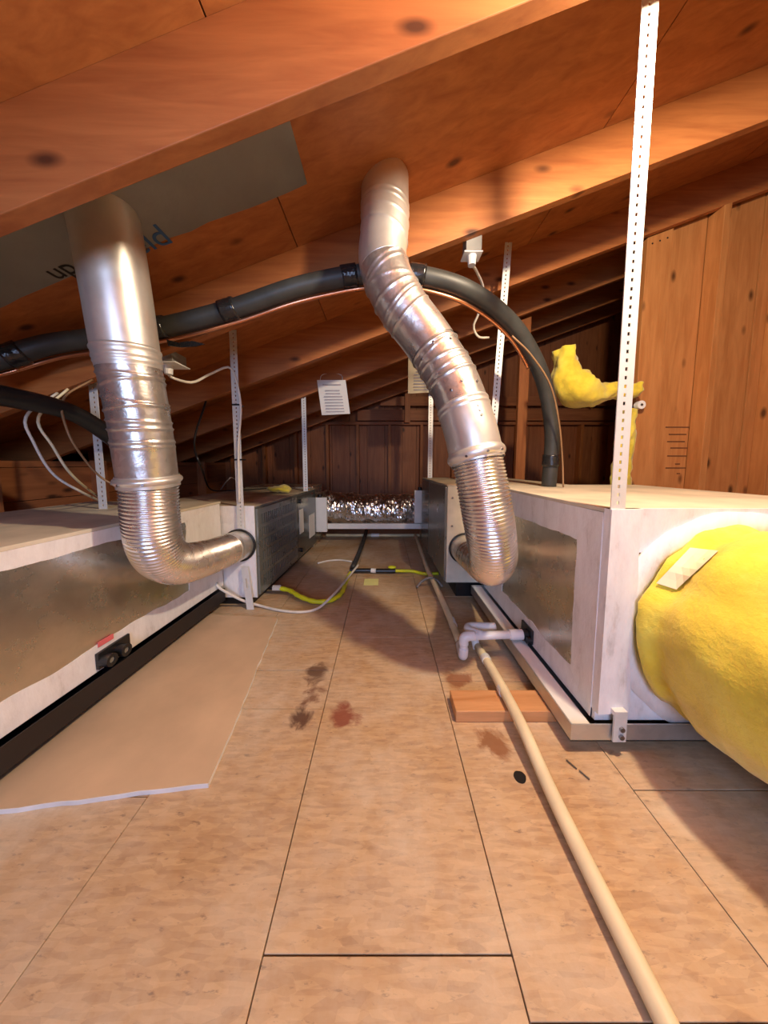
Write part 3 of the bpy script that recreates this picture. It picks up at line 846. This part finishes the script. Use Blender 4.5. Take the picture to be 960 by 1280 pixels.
def near(px, py):
    best = None
    for i, p in enumerate(dense):
        a = p - Vector((0, 0, HC))
        v = a.z * _c + a.y * _s * 1.0
        depth = a.y * _c - a.z * _s
        sx_, sy_ = CX + FPX * a.x / depth, CY - FPX * (a.z * _c + a.y * _s) / depth
        e = (sx_ - px) ** 2 + (sy_ - py) ** 2
        if best is None or e < best[0]:
            best = (e, i)
    return best[1]
for px_, py_ in ((20, 446), (200, 411), (286, 388), (436, 346), (522, 346), (690, 575)):
    i = near(px_, py_)
    i = min(max(i, 4), len(dense) - 5)
    seg = dense[i - 3:i + 4]
    tpw = obj('tape_wrap', G().tube(seg, 0.041, 20, smooth=False, fn=lambda acc, a, f, p: 0.0415 + 0.003 * noise.noise(Vector((a * 2, acc * 90, px_)))), 'black_tape', ln, smooth=True)
# bare copper line under it
cop = []
iend = near(676, 468)
for i in list(range(2, iend, 9)):
    tg = (dense[i + 1] - dense[i - 1]).normalized()
    o_ = Vector((-0.55, 0.1, -1.0)); o_ = (o_ - tg * o_.dot(tg)).normalized()
    cop.append(dense[i] + o_ * 0.0475)
cu = obj('copper_line', G().tube(cop, 0.008, 10, 0.02), 'copper', None, smooth=True)
tag(cu, 'thin bare copper tube following the underside of the black insulated pipe', 'pipe')
tb = thing('torn_tape', 'torn black tape end hanging below the insulated pipe by the straight vent pipe', 'tape', tuple(PY(230, 428, LY)))
tpts = [PY(p, q, LY - 0.03) for p, q in ((208, 424), (222, 428), (240, 426), (256, 430), (244, 433), (226, 434), (210, 432))]
obj('strip', G().prism(tpts, (0, 0.003, 0.0)), 'black_tape', tb)

# ------------------------------------------------------------------ foil sheet with print on the roof sheathing
fsy0, fsy1 = 0.692, 1.03
fo = thing('roof_foil_sheet', 'grey foil faced sheet with printed lettering under the roof sheathing', 'foil sheet', (-1.2, 0.86, zb(-1.2) + RD))
n = 30; g = G()
a = [Vector((-2.2 + 1.95 * i / n, fsy0, 0)) for i in range(n + 1)]
b = [Vector((-2.2 + 1.95 * i / n, fsy1 + edge_noise(i * 0.06, 0.02, 5, 21), 0)) for i in range(n + 1)]
vs = []
for off in (RD - 0.003, RD - 0.0005):
    for p in a + b:
        vs.append((p.x, p.y, zb(p.x) + off))
m_ = n + 1; fs_ = []
for i in range(n):
    fs_ += [(i, i + 1, m_ + i + 1, m_ + i), (2 * m_ + i, 3 * m_ + i, 3 * m_ + i + 1, 2 * m_ + i + 1), (i, 2 * m_ + i, 2 * m_ + i + 1, i + 1), (m_ + i, m_ + i + 1, 3 * m_ + i + 1, 3 * m_ + i)]
fs_ += [(0, m_, 3 * m_, 2 * m_), (n, 2 * m_ + n, 3 * m_ + n, m_ + n)]
g.add(vs, fs_)
sh = obj('sheet', g, 'roof_foil', fo)
def roof_text(txt, px, py, size, mat):
    r = ray(px, py)
    # meet the underside of the sheet: HC + r.z k = zb(r.x k) + RD - 0.003
    k = (H0 + RD - 0.0045 - HC) / (r[2] - SL * r[0])
    p = Vector((r[0] * k, r[1] * k, HC + r[2] * k))
    cu_ = bpy.data.curves.new('txt', 'FONT'); cu_.body = txt; cu_.size = size; cu_.extrude = 0.0004
    to = bpy.data.objects.new('txt', cu_); COL.objects.link(to)
    dg = bpy.context.evaluated_depsgraph_get()
    me = bpy.data.meshes.new_from_object(to.evaluated_get(dg))
    bpy.data.objects.remove(to)
    ux = Vector((1, 0, SL)).normalized(); uy = Vector((0, -1, 0)); un = ux.cross(uy)
    g = G()
    g.v = [tuple(p + ux * v.co.x + uy * v.co.y + un * v.co.z) for v in me.vertices]
    g.f = [tuple(q.vertices) for q in me.polygons]
    return obj('lettering', g, mat, fo)
roof_text('eld', 173, 320, 0.11, 'blue_ink')
roof_text('up', 72, 350, 0.085, 'black_ink')

# ------------------------------------------------------------------ floor objects
gy = thing('gypsum_sheet', 'tan faced gypsum board sheet lying flat with a white broken edge', 'gypsum board', (-0.75, 1.05, 0))
A, B = PZ(262, 978, 0.0127), PZ(347, 772, 0.0127)
C_, D_ = Vector((-0.985, 1.52, 0)), Vector((-1.03, 0.60, 0))
poly = []
for p, q, n, am in ((D_, A, 14, 0.004), (A, B, 22, 0.005), (B, C_, 4, 0), (C_, D_, 4, 0)):
    for i in range(n):
        t_ = i / n
        v = p.lerp(q, t_)
        e = am * noise.noise(Vector((v.x * 22, v.y * 22, 1.3)))
        poly.append(Vector((v.x + e, v.y + e, 0.0)))
obj('core', G().prism(poly, (0, 0, 0.0118)), 'gypsum_core', gy)
pf = [Vector((p.x * 0.9975 - 0.0015, p.y * 0.9975 + 0.0026, 0.0118)) for p in poly]
obj('paper_face', G().prism(pf, (0, 0, 0.001)), 'gypsum_paper', gy)

p0 = PZ(570, 904, 0)
bk = obj('wood_block', G().box(p0.x, 0.63, 0.862, 0.951, 0, 0.038), 'block', None, bevel=0.003)
tag(bk, 'short flat timber offcut under the galvanised drain pan', 'wood block')
b2 = obj('wood_block', G().box(0.57, 1.50, 1.46, 1.55, 0, 0.038), 'block', None, bevel=0.003)
tag(b2, 'timber runner under the far end of the galvanised drain pan', 'wood block')
b3 = obj('wood_block', G().box(0.75, 1.50, 0.862, 0.951, 0, 0.038), 'block', None, bevel=0.003)
tag(b3, 'timber runner in shadow beneath the front of the galvanised drain pan', 'wood block')

# condensate pipes
pr = 0.0167
pvc = thing('condensate_pipe', 'white plastic drain pipe with a trap along the aisle floor', 'pipe', (0.33, 1.15, 0))
JX, JY = 0.330, 1.150
zA = 0.112
obj('floor_run', G().tube([PZ(519, 668, pr), PZ(533, 708, 0.046), PZ(541, 725, 0.046), PZ(562, 772, pr + 0.006), (JX + 0.012, JY + 0.10, pr)], pr, 16, 0.05), 'pvc_old', pvc, smooth=True)
obj('coupling', G().cyl(PZ(567, 783, pr), PZ(564, 775, pr), pr + 0.003, 16), 'pvc', pvc, smooth=False)
obj('lower_elbow', G().tube([(JX + 0.010, JY + 0.09, pr), (JX + 0.003, JY + 0.03, pr + 0.001), (JX, JY + 0.006, pr + 0.008), (JX, JY, 0.045), (JX, JY, 0.06)], pr + 0.003, 16, 0.006), 'pvc', pvc, smooth=True)
obj('riser', G().cyl((JX, JY, 0.05), (JX, JY, zA - 0.025), pr, 16), 'pvc', pvc, smooth=True)
obj('upper_elbow', G().tube([(JX, JY, zA - 0.036), (JX, JY, zA - 0.014), (JX + 0.007, JY, zA - 0.004), (JX + 0.02, JY, zA), (JX + 0.045, JY + 0.001, zA)], pr + 0.003, 16, 0.005), 'pvc', pvc, smooth=True)
obj('arm', G().cyl((JX + 0.035, JY + 0.001, zA), (RX - 0.035, JY + 0.012, zA), pr, 16), 'pvc', pvc, smooth=True)
obj('arm_coupling', G().cyl((RX - 0.085, JY + 0.010, zA), (RX - 0.02, JY + 0.012, zA), pr + 0.004, 16), 'pvc', pvc, smooth=False)
obj('rear_bend', G().tube([(JX + 0.075, JY + 0.001, zA + 0.004), (JX + 0.035, JY + 0.035, zA + 0.004), (JX + 0.045, JY + 0.068, zA + 0.002), (JX + 0.155, JY + 0.070, zA)], pr, 14, 0.01), 'pvc', pvc, smooth=True)
obj('tee_leg', G().tube([(JX + 0.06, JY + 0.07, zA), (JX + 0.068, JY + 0.075, 0.06), (JX + 0.075, JY + 0.06, pr)], pr, 14, 0.01), 'pvc', pvc, smooth=True)
of = thing('condensate_pipe', 'yellowed plastic drain pipe crossing the short timber offcut', 'pipe', (0.405, 0.7, 0))
zP = 0.038
pts = [Vector((0.404, 0.30, pr + 0.006)), Vector((0.404, 0.62, pr + 0.012)), Vector((0.405, 0.80, zP + pr)), Vector((0.406, 1.0, zP + pr - 0.002)), Vector((0.407, 1.20, pr + 0.014))]
obj('pipe_run', G().tube(pts, pr, 16, 0.04), 'pvc_old', of, smooth=True)
for yy in (0.93, 1.10):
    i = yy
    zz = zP + pr - (0.002 if yy < 1 else 0.008)
    obj('clamp_band', G().cyl((0.4055, yy - 0.011, zz), (0.4055, yy + 0.011, zz), pr + 0.0022, 16), 'steel', of)
# black port on the right box
po = thing('drain_fitting', 'black drain port on the white sealed box above the galvanised pan', 'drain fitting', (RX, JY, 0.1))
obj('plate', G().box(RX - 0.012, RX - 0.003, JY - 0.03, JY + 0.06, 0.092, 0.150), 'black_plastic', po, bevel=0.002)
obj('socket', G().cyl((RX - 0.03, JY + 0.012, zA), (RX - 0.008, JY + 0.012, zA), 0.024, 16), 'black_plastic', po)
obj('plug', G().cyl((RX - 0.026, JY - 0.02, 0.106), (RX - 0.008, JY - 0.02, 0.106), 0.014, 14), 'black_plastic', po)

# dark conduit in the aisle, far floor pipe, raised white pipe
dk = obj('dark_conduit', G().tube([PZ(458, 663, 0.056), PZ(456, 671, 0.056), PZ(452, 683, 0.024), PZ(447, 696, 0.02), PZ(441, 709, 0.02)], 0.02, 12, 0.05), 'black_foam', None, smooth=True)
tag(dk, 'dark foam covered conduit lying along the aisle floor', 'conduit')
fp = thing('floor_pipe', 'white plastic pipe lying across the far end of the aisle', 'pipe', (0, 3.3, 0))
ya = PZ(460, 669, pr).y
obj('pipe_run', G().cyl((PZ(408, 669, pr).x, ya, pr), (PZ(527, 669, pr).x, ya, pr), pr, 14), 'pvc_old', fp, smooth=True)
obj('tee', G().cyl((PZ(464, 669, pr).x, ya, pr), (PZ(474, 669, pr).x, ya, pr), pr + 0.005, 14), 'pvc', fp)
# foil flex duct between the two cabinets
FYD = 3.045
c_l, c_r = PY(404, 633, FYD), PY(528, 636, FYD)
def foil_r(acc, a, f, p):
    q = Vector((math.cos(a) * 1.1, math.sin(a) * 1.1, acc * 11))
    return 0.156 + 0.024 * noise.noise(q) + 0.016 * abs(noise.noise(q * 2.7)) + 0.003 * noise.noise(q * 6)
fd = obj('foil_flex_duct', G().tube([c_l - Vector((0.1, 0, 0)), c_l, PY(465, 637, FYD), c_r, c_r + Vector((0.1, 0, 0))], 0.16, 64, 0.010, fn=foil_r), 'foil_crinkle', None, smooth=False)
tag(fd, 'crinkled silver foil flexible duct spanning between the two cabinets', 'duct')
rs = obj('support_channel', G().box(-0.695, 0.405, 2.868, 2.905, PY(460, 661.5, 2.86).z, PY(460, 655, 2.86).z), 'white', None, bevel=0.003)
tag(rs, 'white support bar under the crinkled foil duct', 'support bar')
for (px0, px1, py0, py1, Yb, lab, s) in ((397, 408, 622, 665, 2.824, 'white metal control box at the far end of the louvered grey cabinet', 1), (518, 530, 613, 654, 2.82, 'white metal control box at the far end of the beige cabinet', -1)):
    p, q = PY(px0, py1, Yb), PY(px1, py0, Yb)
    if s > 0: p.x = -0.695
    else: q.x = 0.404
    cb = thing('control_box', lab, 'control box', ((p.x + q.x) / 2, Yb, p.z))
    obj('body', G().box(p.x, q.x, Yb, Yb + 0.042, p.z, q.z), 'white', cb, bevel=0.003)
    obj('cap', G().cyl(((p.x + q.x) / 2, Yb + 0.021, q.z), ((p.x + q.x) / 2, Yb + 0.021, q.z + 0.03), 0.02, 12), 'black_plastic', cb)
    if s < 0:
        obj('white_sticker', G().box(p.x + 0.008, q.x - 0.008, Yb - 0.002, Yb + 0.001, p.z + 0.17, p.z + 0.22), 'paper', cb)
    # duct stub joining the cabinet to the flex duct
    st = PY(px0, 640, 2.9)
for nm, x0, x1, yy0, yy1, z0_, z1_, lab in (('duct_transition', -1.35, -0.69, 2.825, 3.25, 0.03, 0.60, 'foil covered transition box behind the louvered grey cabinet'),
                                          ('duct_transition', 0.40, 1.05, 2.665, 3.25, 0.03, 0.60, 'foil covered transition box behind the beige cabinet')):
    tr = obj(nm, G().box(x0, x1, yy0, yy1, 0.0, z1_), 'foil', None, bevel=0.004)
    tag(tr, lab, 'duct box')

# yellow gas line
zg = 0.030
gl = thing('gas_line', 'yellow gas hose with a black valve joining the two cabinets', 'gas line', tuple(PZ(430, 757, 0)))
pg = [PZ(347, 735, zg + 0.01), PZ(362, 738, zg + 0.005), PZ(376, 746, zg), PZ(395, 752, zg - 0.012), PZ(414, 750, zg - 0.012), PZ(427, 741, zg - 0.010), PZ(433, 726, zg - 0.008), PZ(438, 716, zg)]
obj('yellow_hose', G().tube(pg, 0.0135, 12, 0.01, fn=lambda acc, a, f, p: 0.0135 + 0.0012 * math.sin(acc * 2 * math.pi / 0.012)), 'yellow', gl, smooth=True)
pa, pb = PZ(341, 735, zg + 0.012), PZ(351, 735, zg + 0.010)
obj('hose_nut', G().cyl(pa, pb, 0.018, 6), 'steel', gl)
pc = Vector((lx(FLX, pa.y) - 0.03, pa.y + 0.01, pa.z))
obj('inlet_pipe', G().cyl(pc, pa, 0.013, 12), 'black_plastic', gl)
v0, v1, v2, v3 = PZ(437, 713, 0.025), PZ(464, 713, 0.025), PZ(470, 713.5, 0.025), PZ(494, 713.5, 0.025)
obj('black_pipe', G().cyl(v0, v1, 0.0155, 12), 'black_plastic', gl)
obj('joint_tape', G().cyl(v1, v2, 0.017, 12), 'white', gl)
obj('valve_body', G().cyl(v2, v3, 0.0165, 12), 'black_plastic', gl)
vh = PZ(490, 709, 0.05)
obj('valve_handle', G().ball(vh, 0.032, 14, 8, (1, 0.6, 0.35)), 'yellow', gl, smooth=True)
obj('valve_stem', G().cyl((vh.x, vh.y, 0.03), vh, 0.006, 8), 'steel', gl)
obj('yellow_hose', G().tube([v3, PZ(515, 714, 0.018), PZ(530, 717, 0.0125), PZ(548, 717, 0.0125)], 0.0115, 12, 0.01), 'yellow', gl, smooth=True)
# white cable across the floor
wc = obj('floor_cable', G().tube([Vector((lx(FX, 1.56) + 0.002, 1.56, 0.165)), Vector((lx(-0.945, 1.555), 1.555, 0.134)), PZ(302, 750, 0.050), PZ(325, 757, 0.012), PZ(350, 763, 0.008), PZ(378, 765, 0.008), PZ(398, 760, 0.010), PZ(413, 747, 0.044), PZ(425, 734, 0.050), PZ(448, 706, 0.060)], 0.0075, 8, 0.02), 'white_cable', None, smooth=True)
tag(wc, 'white cable looping over the floor past the yellow hose', 'cable')
wc2 = obj('floor_cable', G().tube([PZ(397, 704, 0.008), PZ(410, 701, 0.008), PZ(425, 700, 0.008), PZ(440, 702, 0.008)], 0.0075, 8, 0.02), 'white_cable', None, smooth=True)
tag(wc2, 'short white cable end on the floor beside the dark conduit', 'cable')
sp = obj('grey_strap', G().tube([PZ(521, 734, 0.012), PZ(527, 727, 0.04), PZ(537, 722, 0.074), PZ(546, 725, 0.04), PZ(553, 733, 0.01)], 0.008, 8, 0.01), 'grey_cable', None, smooth=True)
tag(sp, 'grey curled strap over the white drain pipe', 'strap')
nt_ = PZ(465, 727, 0.001)
yn = obj('paper_note', G().box(nt_.x - 0.055, nt_.x + 0.045, nt_.y - 0.06, nt_.y + 0.05, 0.0002, 0.0015), 'yellow_note', None)
tag(yn, 'small pale yellow paper square lying in the middle of the aisle', 'paper')
kh = PZ(650, 971, 0.0006)
g = G().ring((kh.x, kh.y, 0.0), (0, 0, 1), 0.0, 0.015, 0.0012, 18); g.jitter(0.003, 40, 2); g.v = [(p[0], p[1], 0.0002 + 0.0012 * (k % 4 > 1)) for k, p in enumerate(g.v)]
ko = obj('knot_hole', g, 'void', floor)
for px_, (pa_, pb_) in ((720, ((708, 950), (721, 961))), (735, ((724, 963), (737, 974)))):
    nl = obj('loose_nail', G().cyl(PZ(*pa_, 0.003), PZ(*pb_, 0.003), 0.002, 6), 'screw', None)
    tag(nl, ('loose steel nail on the floor nearer the galvanised drain pan' if px_ == 720 else 'loose steel nail on the floor further from the galvanised drain pan'), 'nail', 'loose nails')

# ------------------------------------------------------------------ papers hung from the far rafter
def hung_sheet(nm, lab, px0, px1, py0, py1, Yp, mat, tilt=0.0, lines=True):
    a, b = PY(px0, py1, Yp), PY(px1, py0, Yp)
    w, h = b.x - a.x, b.z - a.z
    t = thing(nm, lab, 'paper', ((a.x + b.x) / 2, Yp, a.z))
    poly = [(a.x + tilt, Yp, a.z), (b.x + tilt, Yp - 0.01, a.z + 0.01), (b.x, Yp, b.z), (a.x, Yp, b.z)]
    sh_ = obj('sheet', G().prism(poly, (0, 0.0015, 0)), mat, t)
    if lines:
        for k in range(9):
            z = a.z + h * (0.10 + 0.085 * k) if k < 8 else a.z + h * 0.86
            f0, f1 = ((0.25, 0.75) if k in (6, 7) else (0.18, 0.82))
            tt = tilt * (b.z - z) / h
            obj('print_line', G().box(a.x + w * f0 + tt, a.x + w * f1 + tt, Yp - 0.0105, Yp - 0.0098, z - 0.004, z + 0.004), 'paper_ink', sh_)
    obj('hanger_wire', G().tube([(a.x + w * 0.1, Yp + 0.001, b.z - 0.01), (a.x + w * 0.2, Yp + 0.02, b.z + 0.05), (a.x + w * 0.8, Yp + 0.02, b.z + 0.05), (a.x + w * 0.9, Yp + 0.001, b.z - 0.01)], 0.003, 6, 0.02), 'steel', t)
    return t
hung_sheet('instruction_sheet', 'white printed instruction sheet in a sleeve hanging under the far rafter', 397, 432, 475, 519, 2.462, 'paper', tilt=0.035)
hung_sheet('instruction_sheet', 'cream printed sheet hanging behind the bent vent pipe', 510, 548, 448, 492, 2.462, 'paper_cream')

# outlets with plugs
def outlet(c, lab, k=1.0):
    t = thing('wall_outlet', lab, 'outlet', tuple(c))
    obj('box', G().box(c.x - 0.05 * k, c.x + 0.05 * k, c.y - 0.0425 * k, c.y + 0.05 * k, c.z, max(c.z + 0.045, zb(c.x) + 0.03)), 'grey_cable', t, bevel=0.002)
    obj('cover_plate', G().box(c.x - 0.06 * k, c.x + 0.06 * k, c.y - 0.04 * k, c.y + 0.06 * k, c.z - 0.006, c.z), 'white', t, bevel=0.002)
    obj('plug', G().cyl((c.x, c.y, c.z - 0.045), (c.x, c.y, c.z - 0.004), 0.016, 12, 0.02), 'white', t)
    return t
oc = PY(210, 455, 1.34); oc.z = max(oc.z, 0)
outlet(oc, 'white outlet with plug under the rafter beside the straight vent pipe')
k_ = [Vector((oc.x, oc.y, oc.z - 0.04)), PY(215, 472, 1.38), PY(240, 478, 1.42), PY(262, 468, 1.52), PY(286, 459, 1.600), PY(295, 475, 1.6055), PY(301, 510, 1.6055), PY(298, 560, 1.6055), PY(299, 628, 1.6055)]
pcab = obj('power_cord', G().tube(k_, 0.006, 8, 0.02), 'white_cable', None, smooth=True)
tag(pcab, 'white power cord running from an outlet down the post by the louvered cabinet', 'cord')
oc2 = PY(590, 318, 1.326)
outlet(oc2, 'small white outlet with plug above the arched black insulated pipe', 0.65)
k_ = [Vector((oc2.x, oc2.y, oc2.z - 0.04)), PY(596, 340, 1.40), PY(604, 362, 1.52), PY(598, 392, 1.62), PY(592, 408, 1.66), PY(598, 421, 1.68), PY(611, 422, 1.70)]
pc2 = obj('power_cord', G().tube(k_, 0.006, 8, 0.02), 'white_cable', None, smooth=True)
tag(pc2, 'white power cord looping behind the arched black insulated pipe', 'cord')

# ------------------------------------------------------------------ yellow fibreglass scraps and wrapped elbow by the partition
we = thing('wrapped_pipe_elbow', 'bent pipe wrapped in yellow insulation beside the pine partition', 'insulated pipe', tuple(PY(740, 500, 1.9)))
def lump(seed, r0, r1, amp):
    def fn(acc, a, f, p):
        q = Vector((math.cos(a) * 1.5 + seed, math.sin(a) * 1.5, acc * 9))
        return r0 + (r1 - r0) * f + amp * noise.noise(q) + amp * 0.5 * noise.noise(q * 2.7)
    return fn
def wr_r(acc, a, f, p):
    base = 0.050 + 0.052 * math.exp(-((f - 0.60) / 0.16) ** 2) + 0.016 * f
    q = Vector((math.cos(a) * 1.6, math.sin(a) * 1.6, acc * 9))
    return base + 0.022 * noise.noise(q) + 0.012 * noise.noise(q * 2.8)
gw = G().tube([PY(795, 487, 1.87), PY(768, 489, 1.87), PY(742, 491, 1.87), PY(722, 487, 1.87), PY(709, 472, 1.87), PY(707, 455, 1.87), PY(706, 437, 1.87)], 0.06, 30, 0.010, fn=wr_r)
gw.jitter(0.010, 13, 4)
obj('wrap', gw, 'fibre', we, smooth=True)
sc1 = obj('insulation_strip', G().tube([PY(786, 512, 1.90), PY(781, 545, 1.90), PY(777, 580, 1.90), PY(773, 640, 1.90)], 0.04, 20, 0.015, fn=lump(3, 0.045, 0.05, 0.022)), 'fibre', None, smooth=True)
tag(sc1, 'ragged strip of yellow insulation hanging along the partition stud', 'insulation')
ins = thing('porcelain_knob', 'small white porcelain knob on the flat partition stud', 'insulator', tuple(PY(787, 507, WR - 0.07)))
kc = PY(797, 507, WR - 0.055)
obj('knob', G().ring(kc, (0, -1, 0), 0.008, 0.026, 0.03, 20), 'white', ins)
obj('nail', G().cyl(kc + Vector((0, 0.05, 0)), kc + Vector((0, -0.034, 0)), 0.007, 8), 'screw', ins)
fu = G().ball(PY(349, 604, 2.35) + Vector((0, 0, 0)), 0.10, 24, 14, (1.0, 0.8, 0.28)); fu.jitter(0.022, 14, 5)
zmin = min(p[2] for p in fu.v); fu.v = [(p[0], p[1], p[2] - zmin + 0.583) for p in fu.v]
fo2 = obj('insulation_scrap', fu, 'fibre', None, smooth=True)
tag(fo2, 'scrap of yellow insulation lying on top of the louvered grey cabinet', 'insulation')

# timber post standing beyond the right box
tp_ = obj('timber_post', G().hexa([(1.17, 2.6, 0), (1.255, 2.6, 0), (1.255, 2.64, 0), (1.17, 2.64, 0), (1.17, 2.6, zb(1.17)), (1.255, 2.6, zb(1.255)), (1.255, 2.64, zb(1.255)), (1.17, 2.64, zb(1.17))]), 'rafter_z', None, bevel=0.003)
tag(tp_, 'upright timber post standing beyond the right box', 'timber post')

# wires and hose in the dark eave on the left
def RAFT(px, py, Y=1.15):       # hanging point: where the wire leaves the underside of the near rafter
    x = PY(px, py, Y).x
    return Vector((x, 1.268, zb(x) - 0.002))
def wire(nm, lab, pts, r, mat, cat='wire', group=None):
    o = obj(nm, G().tube(pts, r, 8, 0.02), mat, None, smooth=True)
    tag(o, lab, cat, group)
    return o
hs = wire('black_hose', 'thick black hose sagging in the dark behind the straight vent pipe', [PY(-40, 488, 0.92), PY(20, 498, 1.03), PY(85, 514, 1.18), PY(130, 540, 1.32), PY(160, 570, 1.40), PZ(184, 625, 0.64)], 0.035, 'black_plastic', 'hose')
wend = Vector((-1.34, 1.32, 0.612))
wire('loose_wire', 'pale thin wire drooping onto the lid of the long foil box', [RAFT(33, 520), PY(33, 520, 1.16), PY(42, 553, 1.18), PY(66, 592, 1.22), PY(100, 614, 1.28), PZ(127, 627, 0.614)], 0.005, 'white_cable')
wire('loose_wire', 'tan wire sagging straight onto the lid of the long foil box', [RAFT(48, 522), PY(48, 522, 1.18), PY(66, 558, 1.2), PY(92, 596, 1.26), PZ(128, 625, 0.616)], 0.005, 'pvc_old')
wire('loose_wire', 'brown wire sagging behind the straight vent pipe', [RAFT(84, 538), PY(85, 514, 1.18) + Vector((0, -0.012, 0.046)), PY(84, 538, 1.11), PY(104, 572, 1.15), PY(128, 598, 1.20), PY(160, 615, 1.27), PZ(166, 630, 0.614)], 0.004, 'brown_cable')
wire('loose_wire', 'black cable lying along the top of the louvered grey cabinet', [Vector((PY(243, 552, 1.75).x, 1.885, zb(PY(243, 552, 1.75).x))), PY(243, 552, 1.75), PY(252, 585, 1.74), PZ(264, 612, 0.592), PZ(290, 613, 0.590), PZ(330, 611, 0.590), PZ(352, 610, 0.590)], 0.006, 'black_plastic')
wire('loose_wire', 'silver wire arc standing on top of the louvered grey cabinet', [PZ(276, 612, 0.590), PY(284, 601, 1.95), PY(292, 598, 1.97), PZ(304, 610, 0.590)], 0.004, 'steel')
wire('loose_wire', 'thin reddish wire hanging beside the arched black pipe over the right box', [PY(640, 420, 1.315), PY(664, 444, 1.34), PY(688, 482, 1.395), PY(699, 530, 1.45), PY(703, 575, 1.49), PZ(704, 609, RZ1 + 0.003)], 0.004, 'brown_cable')
